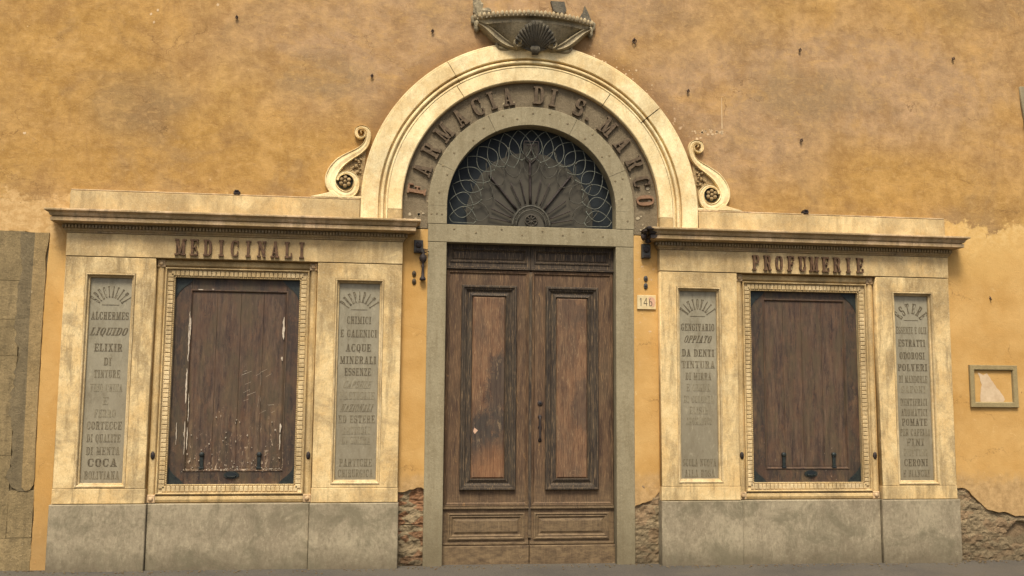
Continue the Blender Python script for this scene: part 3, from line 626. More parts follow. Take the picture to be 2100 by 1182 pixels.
def smooth(P, W, m=5):
    o, ow = [], []
    for i in range(len(P) - 1):
        p0, p1, p2, p3 = P[max(i - 1, 0)], P[i], P[i + 1], P[min(i + 2, len(P) - 1)]
        for k in range(m):
            t = k / m; f = lambda a, b, c, d: .5 * (2 * b + (c - a) * t + (2 * a - 5 * b + 4 * c - d) * t * t + (3 * b - a - 3 * c + d) * t ** 3)
            o.append((f(p0[0], p1[0], p2[0], p3[0]), f(p0[1], p1[1], p2[1], p3[1]))); ow.append(W[i] + (W[i + 1] - W[i]) * t)
    return o + [P[-1]], ow + [W[-1]]
SP, SPW = smooth(SCR, SW)
def ribbon(mb, path, wd, s, prof, ridge=None):
    rows = []
    for i, p in enumerate(path):
        a = path[max(i - 1, 0)]; b = path[min(i + 1, len(path) - 1)]; dx, dz = b[0] - a[0], b[1] - a[1]; l = math.hypot(dx, dz) or 1
        rows.append([(s * (p[0] - dz / l * u * wd[i] / 2), y, p[1] + dx / l * u * wd[i] / 2) for u, y in prof])
    m = len(prof); vs = [q for r_ in rows for q in r_]
    fs = [(i * m + k, i * m + k + 1, (i + 1) * m + k + 1, (i + 1) * m + k) for i in range(len(rows) - 1) for k in range(m - 1)]
    mb.add(vs, fs + [tuple(range(m)), tuple(range(len(vs) - m, len(vs)))])
for s in (1, -1):
    mb = MB(); ribbon(mb, SP, [q * 1.26 for q in SPW], s, [(-1, 0), (-1, -.040), (-.88, -.047), (-.76, -.041), (-.7, -.037), (0, -.043), (.7, -.037), (.76, -.041), (.88, -.047), (1, -.040), (1, 0)])
    vol = mb.build('volute', MARB2, arch)
    mb = MB(); cx, cz = s * -1.806, 3.650
    mb.lathe(cx, 0, cz, [(.072, -.004), (.072, -.02), (.0, -.02)], 24, 'y'); mb.cur = 1
    for k in range(6):
        a = k * PI / 3 + .5; px, pz = cx + .040 * math.cos(a), cz + .040 * math.sin(a)
        mb.lathe(px, 0, pz, [(.020, -.02), (.019, -.034), (.012, -.042), (.004, -.044)], 10, 'y')
    mb.lathe(cx, 0, cz, [(.018, -.02), (.016, -.040), (.006, -.048)], 10, 'y')
    mb.build('rosette', [IRONB, ORN], vol)
    # carved ground between scroll and arch
    gp = [(s * -1.61, 4.06), (s * -1.70, 3.95), (s * -1.82, 3.86), (s * -1.9, 3.75), (s * -1.9, 3.5), (s * -1.64, 3.5), (s * -1.64, 3.6)]
    mb = MB(); mb.prism(gp, -.012, .0)
    rr = random.Random(5)
    for k in range(34):
        t = rr.random(); x = -1.66 - .11 * rr.random() * (1 - t * .6); z = 3.74 + t * .22 - (x + 1.66) * -.25
        r_ = rr.uniform(.010, .022); mb.lathe(s * x, 0, z, [(r_, -.01), (r_ * .8, -.022 - r_ * .4), (r_ * .3, -.028 - r_ * .5)], 7, 'y')
    mb.build('carved_ground', ORN, arch)
    lf = [(s * -1.96, 3.492), (s * -2.10, 3.489), (s * -2.12, 3.497), (s * -2.04, 3.515), (s * -1.97, 3.535), (s * -1.92, 3.56), (s * -1.86, 3.51), (s * -1.64, 3.51), (s * -1.64, 3.489)]
    plate('scroll_base', [lf], -.045, 0, MARB2, arch, .004)

# ------------------------------------------------------------------ fanlight
fan = thing('fanlight', 'dark half round fanlight with interlaced wrought iron loops above the door', 'fanlight', (0, .1, 3.275))
mb = MB(); mb.prism([(-.86, 3.2), (.86, 3.2)] + arcpts(.86, ZC, 0, 180, 48), .145, .17); mb.build('dark_glass', BACKD, fan)
mb = MB(); zf = 3.275
pan = [(.62, zf), (.63, 3.45), (.58, 3.62), (.50, 3.78), (.34, 3.93), (.16, 4.02), (0, 4.05), (-.18, 4.02), (-.36, 3.94), (-.5, 3.8), (-.6, 3.6), (-.64, 3.45), (-.62, zf)]
mb.prism(pan, .125, .143); mb.build('inner_panel', BACK, fan)
YG = .075
def pol(r, a, y=YG): return (r * math.cos(math.radians(a)), y, zf + .02 + r * math.sin(math.radians(a)) * 1.165)
def rmax(a): # distance to the opening edge along a
    r = .3
    while r < 1.2:
        x, _, z = pol(r, a); 
        if math.hypot(x, max(z - ZC, 0)) > .818: break
        r += .004
    return r
mb = MB()
NL = 19
for k in range(NL):
    a = 4 + 172 * k / (NL - 1); rm = rmax(a) - .012; ri = rm - R.uniform(.23, .31); hw = 9.
    for sgn in (-1, 1):
        pts = []
        for i in range(13):
            t = i / 12; pts.append(pol(ri + (rm - ri) * t, max(1., min(179., a + sgn * hw * math.sin(PI * t ** .8) ** .9)), YG + .004 * sgn))
        mb.tube(pts, .0036, 5)
    mb.lathe(*pol(ri, a), [(.003, -.010), (.009, 0), (.003, .010)], 6)
mb.build('outer_loops', GRILLE, fan)
mb = MB()
for k in range(9):
    a = 12 + 156 * k / 8; rm = rmax(a) - .15; ri = rm - .26; hw = 8.5
    for sgn in (-1, 1):
        mb.tube([pol(ri + (rm - ri) * t / 12, max(1., min(179., a + sgn * hw * math.sin(PI * (t / 12) ** .7))), YG + .01) for t in range(13)], .0042, 5)
    mb.lathe(*pol(rm, a), [(.003, -.012), (.010, 0), (.003, .012)], 6)
mb.build('inner_loops', mat_plain('dull_wrought_iron', (66, 63, 54), (96, 92, 78), 40), fan)
for a, r0, r1, t in [(91, .2, .58, .014), (48, .2, .60, .011), (134, .2, .60, .011)]:
    mb = MB(); mb.tube([pol(r0 + (r1 - r0) * i / 6, a, .11) for i in range(7)], t, 6); mb.build('spoke', IRON, fan)
for a in (9, 20, 33, 63, 76, 105, 119, 148, 160, 171):
    mb = MB(); mb.tube([pol(.2 + .22 * i / 6, a, .1) for i in range(7)], .006, 5); mb.build('spoke', IRON, fan)
mb = MB()
for r_, t in ((.185, .011), (.15, .006)): mb.tube([(r_ * math.cos(PI * i / 24), .07, zf + .01 + r_ * 1.12 * math.sin(PI * i / 24)) for i in range(25)], t, 6)
for k in range(9):
    a = PI * k / 8; mb.lathe(.168 * math.cos(a), .07, zf + .01 + .168 * 1.12 * math.sin(a), [(.004, -.008), (.010, 0), (.004, .008)], 6)
mb.box(-.19, .19, .065, .085, zf + .002, zf + .014); mb.build('hub_ring', bpy.data.materials['dull_wrought_iron'], fan)
mb = MB(); mb.prism([(.13 * math.cos(PI * i / 12), zf + .012 + .14 * math.sin(PI * i / 12)) for i in range(13)], .078, .09)
mb.cur = 1
for k in range(8):
    a = k * PI / 4; mb.tube([(.055 * math.cos(a) * t, .07, zf + .075 + .055 * math.sin(a) * t) for t in (0, .5, 1)], .006, 5)
mb.tube([(.06 * math.cos(k * PI / 8), .07, zf + .075 + .055 * math.sin(k * PI / 8)) for k in range(16)], .007, 5, True)
mb.build('hub_plate', [BACK, mat_plain('hub_iron', (62, 57, 48), (88, 80, 66), 30)], fan)
mb = MB(); shp = [(-.075, 4.14), (.065, 4.14), (.072, 4.05), (.045, 3.97), (-.005, 3.92), (-.055, 3.97), (-.08, 4.05)]
mb.prism(shp, .112, .118); mb.cur = 1; mb.tube([(x, .058, z) for x, z in shp], .0045, 6, True); mb.tube([(-.05, .056, 4.10), (.042, .056, 4.10)], .006, 5); mb.tube([(-.005, .056, 4.10), (-.005, .056, 4.0)], .005, 5)
mb.build('shield', [BACK, IRON], fan)

# ------------------------------------------------------------------ double door
door = thing('double_door', 'weathered brown panelled wooden double door closed under the grey lintel', 'door', (0, .1, .05))
YD = .10
for s in (-1, 1):
    X = lambda a: s * a
    def fr(mb, a, b, z0, z1, prof, back=False): mb.frame(*sorted((X(a), X(b))), z0, z1, prof, back)
    mb = MB(); xa = sorted((X(.003), X(.826))); mb.box(xa[0], xa[1], YD, YD + .05, .21, 2.855, .003); leaf = mb.build('door_leaf', W_MAIN, door)
    mb = MB(); fr(mb, .135 if s < 0 else .15, .672, .748, 2.702, [(0, YD - .001), (0, YD - .026), (.008, YD - .038), (.022, YD - .038), (.028, YD - .024), (.044, YD - .022), (.048, YD - .012), (.062, YD - .003), (.068, YD - .003), (.088, YD - .014), (.10, YD - .020), (.108, YD - .006)]); mb.build('panel_moulding', W_DARK, leaf)
    mb = MB(); fr(mb, .243 if s < 0 else .258, .564, .856, 2.594, [(0, YD - .003), (.012, YD - .014), (.016, YD - .016)], True); mb.build('raised_panel', W_PAN, leaf)
    # thin bead around the leaf
    mb = MB(); fr(mb, .012, .818, .60, 2.846, [(.0, YD - .001), (.0, YD - .012), (.008, YD - .016), (.014, YD - .010), (.020, YD - .014), (.030, YD - .005), (.034, YD - .001)]); mb.build('leaf_bead', W_MAIN, leaf)
    mb = MB(); fr(mb, .045, .775, .288, .535, [(0, YD - .001), (0, YD - .014), (.012, YD - .018), (.024, YD - .008), (.034, YD - .012), (.05, YD + .002), (.056, YD - .001), (.075, YD - .010)], True); mb.build('lower_panel', W_LOW, leaf)
    xa = sorted((X(.006), X(.822))); mb = MB()
    mb.box(xa[0], xa[1], YD - .022, YD - .0005, .572, .590, .004); mb.box(xa[0], xa[1], YD - .012, YD - .0007, .5905, .606, .003); mb.box(xa[0], xa[1], YD - .010, YD - .0009, .240, .262, .003); mb.build('rail_moulding', W_LOW, leaf)
    xa = sorted((X(.003), X(.834))); mb = MB(); mb.box(xa[0], xa[1], YD - .028, YD - .0011, .052, .232, .006); mb.build('kick_board', W_LOW, leaf)
    # transom rails above the leaf
    xa = sorted((X(.002), X(.827))); mb = MB(); mb.box(xa[0], xa[1], YD + .012, YD + .04, 2.868, 3.098)
    fr(mb, .002, .827, 2.886, 3.098, [(0, YD + .011), (0, YD - .008), (.036, YD - .008), (.038, YD - .016), (.048, YD - .018), (.056, YD - .006), (.066, YD + .004), (.074, YD - .002), (.086, YD - .004)], True)
    mb.box(xa[0], xa[1], YD - .030, YD + .03, 2.8565, 2.8685, .003); mb.box(xa[0], xa[1], YD - .020, YD + .03, 2.869, 2.885, .004); mb.build('transom_panel', W_DARK, door)
mb = MB(); mb.box(-.013, .017, YD - .019, YD - .0003, .30, 2.84, .005); mb.build('meeting_stile', W_DARK, door)
mb = MB(); mb.box(-.83, .83, .16, .3, 0, 3.2); mb.build('backing_boards', IRON, door)
mb = MB(); mb.lathe(.1, YD, 1.57, [(.026, -.001), (.026, -.006), (.018, -.010)], 16, 'y'); mb.cur = 1; mb.lathe(.1, YD, 1.57, [(.009, -.009), (.009, -.012), (.002, -.012)], 10, 'y'); mb.build('keyhole_plate', [IRON, BACKD], door)
mb = MB(); mb.tube([(.1, YD - .012, 1.44 - .032 * i + .006 * (i % 2)) for i in range(8)], .012, 7)
for z in (1.44, 1.34, 1.22): mb.lathe(.1, YD, z, [(.020, -.001), (.018, -.010), (.006, -.018)], 10, 'y')
mb.build('handle', IRON, door)
mb = MB(); mb.prism([(-.535, 1.335), (-.50, 1.31), (-.53, 1.275), (-.545, 1.30)], YD - .0185, YD - .0165)
mb.build('sticker_scrap', PINK, door)
mb = MB(); mb.prism([(-.84, -.2), (.84, -.2), (.84, .049), (-.84, .049)], -.03, .3); mb.build('doorstep', PLINTH, sur)

# ------------------------------------------------------------------ shopfronts
def cornice_prof():
    return [(.05, 3.157), (.066, 3.160), (.118, 3.166), (.120, 3.169), (.120, 3.197), (.117, 3.200), (.104, 3.202), (.104, 3.209), (.122, 3.212), (.124, 3.218), (.128, 3.222), (.131, 3.232), (.138, 3.241), (.150, 3.248), (.162, 3.252), (.164, 3.255), (.164, 3.268), (.156, 3.273)]
def bed_prof():
    return [(.0, 3.076), (.010, 3.080), (.012, 3.090), (.020, 3.096), (.028, 3.108), (.030, 3.113), (.022, 3.115), (.022, 3.152), (.045, 3.154), (.052, 3.159)]
TXT = {
 'L1': [('a', 'SPECIALITA', 0), ('l', '', 0), (2.33, 'ALCHERMES', .35, 0), (2.188, 'LIQUIDO', .34, .35), (2.043, 'ELIXIR', .26, .5), (1.917, 'DI', .07, 1), (1.806, 'TINTURE', .24, 1), (1.681, 'VINO CHINA', .30, 2), (1.565, 'E', .05, 2), (1.453, 'FERRO', .2, 2), (1.345, 'CORTECCE', .32, 1), (1.232, 'DI QUALITE', .31, 1), (1.12, 'DI MENTA', .31, 1), (1.017, 'COCA', .27, 0), (.906, 'BOLIVIANA', .32, 1)],
 'L2': [('a', 'PREPARATI', 0), ('l', '', 0), (2.331, 'CHIMICI', .24, 0), (2.206, 'E GALENICI', .36, 0), (2.073, 'ACQUE', .25, 0), (1.958, 'MINERALI', .36, 0), (1.849, 'ESSENZE', .26, 0), (1.731, 'CAPSULE', .27, 2.3), (1.628, 'PASTIGLIE', .34, 2), (1.515, 'NAZIONALI', .31, 1.3), (1.412, 'ED ESTERE', .36, 1), (1.309, 'ARTICOLI', .27, 2), (1.218, 'DI GOMMA', .28, 2), (1.015, 'PARTICHE', .32, 1), (.918, 'CHIRURGICA', .34, 1)],
 'R1': [('a', 'NAZIONALI', 0), ('l', '', 0), (2.322, 'GENGIVARIO', .36, 0), (2.205, 'OPPIATO', .29, .35), (2.071, 'DA DENTI', .35, 0), (1.957, 'TINTURA', .36, 1), (1.843, 'DI MIRRA', .28, 1), (1.734, 'E CHINA', .26, 2), (1.621, 'DI COLONIA', .32, 2), (1.513, 'ELISIR', .2, 2), (1.409, 'AROMATICO', .28, 2), (1.013, 'SCOLA NUOVA', .36, 1), (.91, 'ALLA ROSA', .32, 1)],
 'R2': [('a', 'ESTERE', 0), ('l', '', 0), (2.329, 'ESSENZE E OLII', .35, 1), (2.201, 'ESTRATTI', .31, .5), (2.073, 'ODOROSI', .29, .5), (1.955, 'POLVERI', .34, 0), (1.838, 'DI MANDORLE', .33, 1), (1.735, 'SAPONI', .28, 2), (1.609, 'DENTIFRICI', .31, 1), (1.507, 'AROMATICI', .3, 1), (1.41, 'POMATE', .29, .5), (1.309, 'PER CAPELLI', .34, 1), (1.212, 'FINI', .2, 1), (1.111, 'PETTINI', .27, 2), (1.011, 'CERONI', .27, .5), (.905, 'E BIANCHI', .3, 1)]}
NICHE = [(0, -.0795), (.004, -.086), (.012, -.087), (.018, -.080), (.022, -.060), (.034, -.057), (.038, -.040)]
def pilaster(unit, xa, xb, na, nb, nz0, key, mat, wl):
    x0, x1 = sorted((xa, xb)); n0, n1 = sorted((na, nb))
    p = plate('pilaster', [rect(x0, x1, .7895, 2.8595), rect(n0, n1, nz0, 2.713)], -.08, .0, mat, unit, .005)
    if wl: p['label'] = wl
    mb = MB(); mb.box(x0 - .002, x1 + .002, -.083, .0, .659, .7875, .004); mb.build('pilaster_base', mat, unit)
    mb = MB(); mb.frame(n0, n1, nz0, 2.713, NICHE); mb.build('niche_moulding', TRIM, p)
    mb = MB(); mb.box(n0 + .02, n1 - .02, -.034, -.005, nz0 + .02, 2.70); sl_ = mb.build('inscription_slab', SLAB, p)
    cx = (n0 + n1) / 2
    for e in TXT[key]:
        ms = [MB(), MB(), MB()]
        if e[0] == 'a': put_arch(ms[0], e[1], cx, 2.385, .112, .105, 112, -.0345)
        elif e[0] == 'l': ms[0].prism([(cx - .075, 2.427), (cx + .075, 2.427), (cx + .075, 2.432), (cx - .075, 2.432)], -.0362, -.0335)
        else:
            z, t, wd, f = e; sl__ = .35 if (f == .35 or f == 1.3 or f == 2.3) else 0.; ii = 0 if f in (.35, .5) else int(f)
            put_line(ms[ii], t, cx - sl__ * .03, z - .035, .07, wd * .93, -.0345, .0012, sl__)
        for m_, mt in zip(ms, (INK, INK2, INK3)):
            if m_.f: m_.build('rule_line' if e[0] == 'l' else 'lettering', mt, p)
def shopfront(s, label, keys, word, letters_x, mats):
    u = thing('shopfront', label, 'shopfront', (s * 2.76, 0, 0))
    X = lambda a: s * a
    pilaster(u, X(1.252), X(2.032), X(1.418), X(1.866), .822, keys[0], mats[0], None)
    pilaster(u, X(3.489), X(4.273), X(3.658), X(4.092), .80, keys[1], mats[1], None)
    x0, x1 = sorted((X(1.25), X(4.275)))
    mb = MB(); mb.box(x0, x1, -.083, .0, 2.866, 3.0745, .003); mb.build('frieze', mats[2], u)
    mb = MB(); mb.sweepU(x0 + .004, x1 - .004, -.076, .0, cornice_prof())
    cor = mb.build('cornice', CORN, u)
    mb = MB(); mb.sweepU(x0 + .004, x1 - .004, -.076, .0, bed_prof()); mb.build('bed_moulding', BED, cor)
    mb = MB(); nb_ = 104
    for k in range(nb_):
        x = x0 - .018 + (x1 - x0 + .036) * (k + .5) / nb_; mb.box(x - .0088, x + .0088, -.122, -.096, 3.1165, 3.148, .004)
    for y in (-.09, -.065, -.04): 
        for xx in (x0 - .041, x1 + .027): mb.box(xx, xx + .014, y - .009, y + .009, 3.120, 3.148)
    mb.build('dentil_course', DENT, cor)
    a0, a1 = sorted((X(1.66), X(4.272)))
    plate('attic', [[(a0, 3.26), (a1, 3.26), (a1, 3.455), (a1 - .004, 3.47), (a0 + .004, 3.47), (a0, 3.455)]], -.058, 0, mats[3], u, .004)
    mb = MB(); mb.box(a0 - .0, a1 + .0, -.050, 0, 3.4705, 3.488, .006); mb.build('attic_coping', CORN, u)
    for a, b, y in ((1.243, 2.044, -.108), (2.048, 3.463, -.072), (3.467, 4.287, -.108)):
        q0, q1 = sorted((X(a), X(b))); mb = MB(); r_ = .03
        mb.box(q0, q1, y, .03, -.1, .654, .006); mb.build('plinth_block', PLINTH, u)
    n = len(word); xa, xb = letters_x
    for i, ch in enumerate(word):
        cx = xa + (xb - xa) * i / (n - 1)
        raised_letter(u, ch, RUST, lambda q, b, cx=cx: (cx + q * .118, 2.893 + b * .150), -.083, .022)
    return u
shopL = shopfront(-1, 'cream marble shopfront lettered MEDICINALI, left of the door', ('L2', 'L1'), 'MEDICINALI', (-3.275, -2.185), (MARB, mat_marble('marble_a', 1.25, 11), mat_marble('marble_b', .9, 13), mat_marble('marble_c', .7, 15)))
shopR = shopfront(1, 'cream marble shopfront lettered PROFUMERIE, right of the door', ('R1', 'R2'), 'PROFUMERIE', (2.225, 3.315), (mat_marble('marble_d', .9, 17), mat_marble('marble_e', 1.1, 19), mat_marble('marble_f', .9, 21), mat_marble('marble_g', .6, 23)))

# ------------------------------------------------------------------ shuttered display windows
def window(s, label, shm):
    u = thing('display_window', label, 'window', (s * 2.76, 0, .655))
    cx = s * 2.76; x0, x1 = cx - .724, cx + .724; z0, z1 = .657, 2.862
    mb = MB(); mb.frame(x0, x1, z0, z1, [(0, .04), (0.003, -.006), (.008, -.018), (.03, -.027), (.053, -.024), (.062, -.014), (.066, -.002), (.073, -.002), (.075, -.030), (.083, -.034), (.088, -.030), (.090, -.012)])
    fr = mb.build('frame', MARB3, u)
    for a in (x0 + .038, x1 - .038):
        for b in (z0 + .038, z1 - .038):
            m2 = MB(); m2.box(a - .036, a + .036, -.035, .01, b - .036, b + .036, .005); m2.lathe(a, 0, b, [(.022, -.034), (.020, -.044), (.010, -.050)], 10, 'y')
            m2.build('corner_block', CORN, fr)
    bx0, bx1, bz0, bz1 = x0 + .090, x1 - .090, z0 + .090, z1 - .090
    mb = MB(); mb.frame(bx0, bx1, bz0, bz1, [(0, -.012), (.004, -.008), (.062, -.002), (.064, -.006), (.070, -.006), (.072, .04)])
    def tooth(x, z, hx, hz):
        mb.box(x - hx, x + hx, -.018, -.002, z - hz, z + hz, .004)
    n = 30; pitch = (bx1 - bx0 - .07) / n
    for k in range(n):
        x = bx0 + .035 + pitch * (k + .5)
        for z in (bz0 + .033, bz1 - .033): tooth(x, z, pitch * .44, .025)
    n2 = 48; p2 = (bz1 - bz0 - .07) / n2
    for k in range(n2):
        z = bz0 + .035 + p2 * (k + .5)
        for x in (bx0 + .033, bx1 - .033): tooth(x, z, .025, p2 * .44)
    mb.cur = 1
    for k in range(60):
        x = bx0 + .07 + (bx1 - bx0 - .14) * (k + .5) / 60
        for z in (bz0 + .067, bz1 - .067): mb.box(x - .006, x + .006, -.012, -.002, z - .005, z + .005, .002)
    for k in range(96):
        z = bz0 + .07 + (bz1 - bz0 - .14) * (k + .5) / 96
        for x in (bx0 + .067, bx1 - .067): mb.box(x - .005, x + .005, -.012, -.002, z - .006, z + .006, .002)
    mb.build('beaded_trim', [TRIM, MARB3], u)
    sx0, sx1, sz0, sz1 = bx0 + .070, bx1 - .070, bz0 + .070, bz1 - .070
    YS = .034; mb = MB(); mb.box(sx0, sx1, YS + .014, YS + .05, sz0, sz1)
    i0, i1, j0, j1 = (sx0 + .145, sx1 - .118, .945, 2.585) if s < 0 else (sx0 + .155, sx1 - .13, .955, 2.615)
    mst = MB(); mst.box(sx0, i0, YS, YS + .03, sz0, sz1, .002); mst.box(i1, sx1, YS, YS + .03, sz0, sz1, .002)
    mst.box(i0 + .0005, i1 - .0005, YS + .0005, YS + .03, j1, sz1, .002); mst.box(i0 + .0005, i1 - .0005, YS + .0005, YS + .03, sz0, j0, .002)
    mb.frame(i0, i1, j0, j1, [(-.012, YS - .001), (-.01, YS - .006), (0, YS - .006), (.008, YS + .006), (.012, YS + .012), (.022, YS + .009)], False)
    cuts = [.5] if s > 0 else [.26, .52, .77]
    if s > 0: cuts = [.22, .46, .72]
    pr = 0
    for c_ in cuts + [1]:
        a, b = i0 + .02 + (i1 - i0 - .04) * pr, i0 + .02 + (i1 - i0 - .04) * c_; mb.box(a + .0012, b - .0012, YS + .0085, YS + .03, j0 + .018, j1 - .018, .0015); pr = c_
    sh = mb.build('shutter', shm, u); mst.build('shutter_stile', STILE, sh)
    for (a, sa) in ((sx0 + .003, 1), (sx1 - .003, -1)):
        for (b, sb) in ((sz0 + .003, 1), (sz1 - .003, -1)):
            r_ = .15 if sb > 0 else .175; mb = MB()
            pts = [(a, b), (a + sa * r_ * .95, b), (a + sa * r_ * .72, b + sb * r_ * .26), (a + sa * r_ * .36, b + sb * r_ * .55), (a + sa * r_ * .16, b + sb * r_ * .8), (a, b + sb * r_ * 1.15)]
            mb.prism(pts, YS - .005, YS - .0005); mb.build('corner_bracket', IRONB, sh)
    hz = .900; hx = cx + (.0 if s < 0 else .04)
    mb = MB(); mb.prism([(hx + .068 * math.cos(t * PI / 10), hz + .034 * math.sin(t * PI / 10)) for t in range(20)], YS - .008, YS - .0007)
    mb.cur = 1; mb.prism([(hx + .046 * math.cos(t * PI / 10), hz + .004 + .018 * math.sin(t * PI / 10)) for t in range(20)], YS - .010, YS - .0075); mb.cur = 0
    mb.tube([(hx - .042, YS - .012, hz - .004), (hx - .03, YS - .02, hz - .012), (hx + .03, YS - .02, hz - .012), (hx + .042, YS - .012, hz - .004)], .005, 6)
    mb.build('recessed_handle', [IRONB, BACKD], sh)
    for lx in ((cx - .27, cx + .24) if s < 0 else (cx - .235, cx + .285)):
        mb = MB(); mb.box(lx - .016, lx + .016, YS - .010, YS + .02, .95, 1.10, .004); mb.lathe(lx, 0, 1.085, [(.024, YS + .015), (.022, YS - .014), (.01, YS - .018)], 10, 'y'); mb.box(lx - .022, lx + .022, YS - .012, YS + .02, .955, .972, .003)
        mb.build('latch', IRONB, sh)
    for lx in (x0 + .037, x1 - .037):
        mb = MB(); mb.lathe(lx, 0, 1.08, [(.020, -.02), (.018, -.034), (.007, -.038)], 12, 'y', 1., 1.9); mb.cur = 1; mb.lathe(lx, 0, 1.08, [(.006, -.037), (.006, -.0405), (.001, -.0405)], 8, 'y'); mb.build('lock_escutcheon', [IRON, BACKD], u)
    return u, sh, YS
wl, shl, YS = window(-1, 'dark brown wooden shutter with white chipped paint, set in the left shopfront', SHL)
wr, shr, _ = window(1, 'dark brown wooden shutter with few chips, set in the right shopfront', SHR)
# bare filler showing along the joints of the left shutter
mb = MB()
def zpy(py): return 2.705 - (py - 571) * .004452
for x, p0, p1, wd in [(-3.186, 642, 745, .014), (-3.178, 655, 700, .016), (-3.19, 760, 832, .015), (-3.165, 810, 870, .008), (-3.19, 868, 900, .012), (-3.165, 880, 925, .011), (-3.187, 900, 935, .008), (-2.337, 650, 697, .020), (-2.342, 733, 742, .018), (-2.336, 872, 890, .018), (-2.338, 893, 925, .010), (-3.10, 595, 597, .06), (-2.99, 594, 596, .03), (-3.26, 870, 915, .008)]:
    z0, z1 = zpy(p1), zpy(p0); n = max(3, int((z1 - z0) / .025)); L_, R_ = [], []
    for i in range(n + 1):
        z = z0 + (z1 - z0) * i / n; k = (math.sin(PI * (i + .3) / (n + .6)) ** .5) * R.uniform(.5, 1.1) * wd / 2; d = R.uniform(-.003, .003)
        L_.append((x + d - k, z)); R_.append((x + d + k, z))
    mb.prism(L_ + R_[::-1], YS - .0085, YS - .0055)
for k in range(110):
    x = R.uniform(-3.2, -2.3); z = .945 + R.random() ** 2.2 * .5; w_ = R.uniform(.002, .007); h_ = R.uniform(.003, .012)
    if k < 50: z = .948 + R.gauss(0, .009); w_ *= 1.3; h_ *= .35
    mb.prism([(x + w_ * R.uniform(.5, 1) * math.cos(t * PI / 3), z + h_ * R.uniform(.4, 1) * math.sin(t * PI / 3)) for t in range(6)], YS - .0078, YS + .009)
# scratched marks
for k in range(17):
    x = R.uniform(-2.72, -2.42); z = R.uniform(1.45, 1.85); a = R.choice([.4, .5, 1.5, 1.6, -.3, 0.1]); l = R.uniform(.02, .11)
    mb.prism([(x, z), (x + l * math.cos(a), z + l * math.sin(a)), (x + l * math.cos(a) + .001, z + l * math.sin(a) + .002), (x + .001, z + .0025)], YS + .0078, YS + .0095)
mb.build('paint_chips', CHIP, shl)

# ------------------------------------------------------------------ carved bracket above the arch
br = thing('carved_bracket', 'weathered carved stone bracket with shell and scrolls above the arch crown', 'bracket', (0, 0, 5.0))
def bow(u, d): return -.02 - d * math.cos(u * PI / 2) ** .8 if abs(u) < 1 else -.02
def shelf(mb, prof, n=48, half=.6):
    rows = []
    for i in range(n + 1):
        u = -1 + 2 * i / n
        rows.append([(u * half * k, min(.0, -.015 - d * max(0, math.cos(u * PI / 2)) ** .7), z) for k, d, z in prof])
    m = len(prof); vs = [q for r_ in rows for q in r_]
    mb.add(vs, [(i * m + k, i * m + k + 1, (i + 1) * m + k + 1, (i + 1) * m + k) for i in range(n) for k in range(m - 1)], False)
mb = MB(); shelf(mb, [(1, -.02, 5.345), (1, .19, 5.345), (1, .22, 5.335), (1, .22, 5.315), (.99, .17, 5.308), (.97, .165, 5.29), (.95, .18, 5.283), (.94, .18, 5.262), (.93, .14, 5.255), (.93, -.02, 5.255)])
mb.build('shelf', CARVE, br)
mb = MB(); nn = 29
for i in range(nn):
    u = -1 + 2 * (i + .5) / nn; x = u * .605; y = -.015 - .215 * max(0, math.cos(u * PI / 2)) ** .7
    big = 1.25 if i % 2 == 0 else 1.
    mb.lathe(x, y, 5.343, [(.004, -.028 * big), (.014 * big, -.02), (.0185 * big, 0), (.014 * big, .018), (.004, .026 * big)], 8)
mb.build('gadroon_rim', mat_stone('pale_carved_stone', (176, 156, 118), (206, 186, 146), (110, 98, 76), 5., .5, .3), br)
# body: concave funnel from the shelf down to the foot
mb = MB(); rows = []
for j in range(17):
    t = j / 16; z = 5.258 - .215 * t; hw = .52 - .30 * (t ** .75) ; d = .15 * (1 - t) ** .6 + .045
    rows.append([(hw * (-1 + 2 * i / 20), -.008 - d * max(0, math.cos((-1 + 2 * i / 20) * PI / 2)) ** .6, z) for i in range(21)])
mb.add([q for r_ in rows for q in r_], [(j * 21 + i, j * 21 + i + 1, (j + 1) * 21 + i + 1, (j + 1) * 21 + i) for j in range(16) for i in range(20)], True)
mb.build('body', CARVE, br)
for s in (-1, 1):
    mb = MB()
    P = [(s * x, z) for x, z in [(.56, 5.262), (.50, 5.235), (.44, 5.19), (.38, 5.14), (.33, 5.10), (.27, 5.065), (.22, 5.045), (.175, 5.035), (.125, 5.048), (.10, 5.085), (.125, 5.12), (.17, 5.125), (.198, 5.095), (.182, 5.068), (.155, 5.07), (.148, 5.09)]]
    W_ = [.03, .055, .075, .085, .085, .072, .045, .038, .034, .03, .028, .026, .024, .022, .02, .016]
    a, b = smooth(P, W_, 4); ribbon(mb, a, b, 1, [(-1, 0), (-1, -.085), (-.6, -.115), (-.2, -.10), (.2, -.10), (.6, -.115), (1, -.085), (1, 0)])
    mb.build('side_scroll', CARVE, br)
    mb = MB(); P = [(s * x, z) for x, z in [(.20, 5.036), (.26, 5.022), (.32, 5.020), (.362, 5.040), (.368, 5.08), (.335, 5.105), (.300, 5.09), (.302, 5.062), (.325, 5.058)]]
    a, b = smooth(P, [.022, .024, .026, .028, .028, .026, .024, .02, .016], 4); ribbon(mb, a, b, 1, [(-1, 0), (-1, -.06), (0, -.08), (1, -.06), (1, 0)]); mb.build('foot_scroll', CARVE, br)
    mb = MB(); mb.lathe(s * .57, -.03, 5.25, [(.006, -.06), (.02, -.045), (.03, -.015), (.026, .01), (.032, .03), (.02, .06)], 9); mb.lathe(s * .60, -.02, 5.30, [(.01, -.03), (.028, -.01), (.022, .02), (.03, .05), (.01, .07)], 9); mb.build('leaf_knob', CARVE, br)
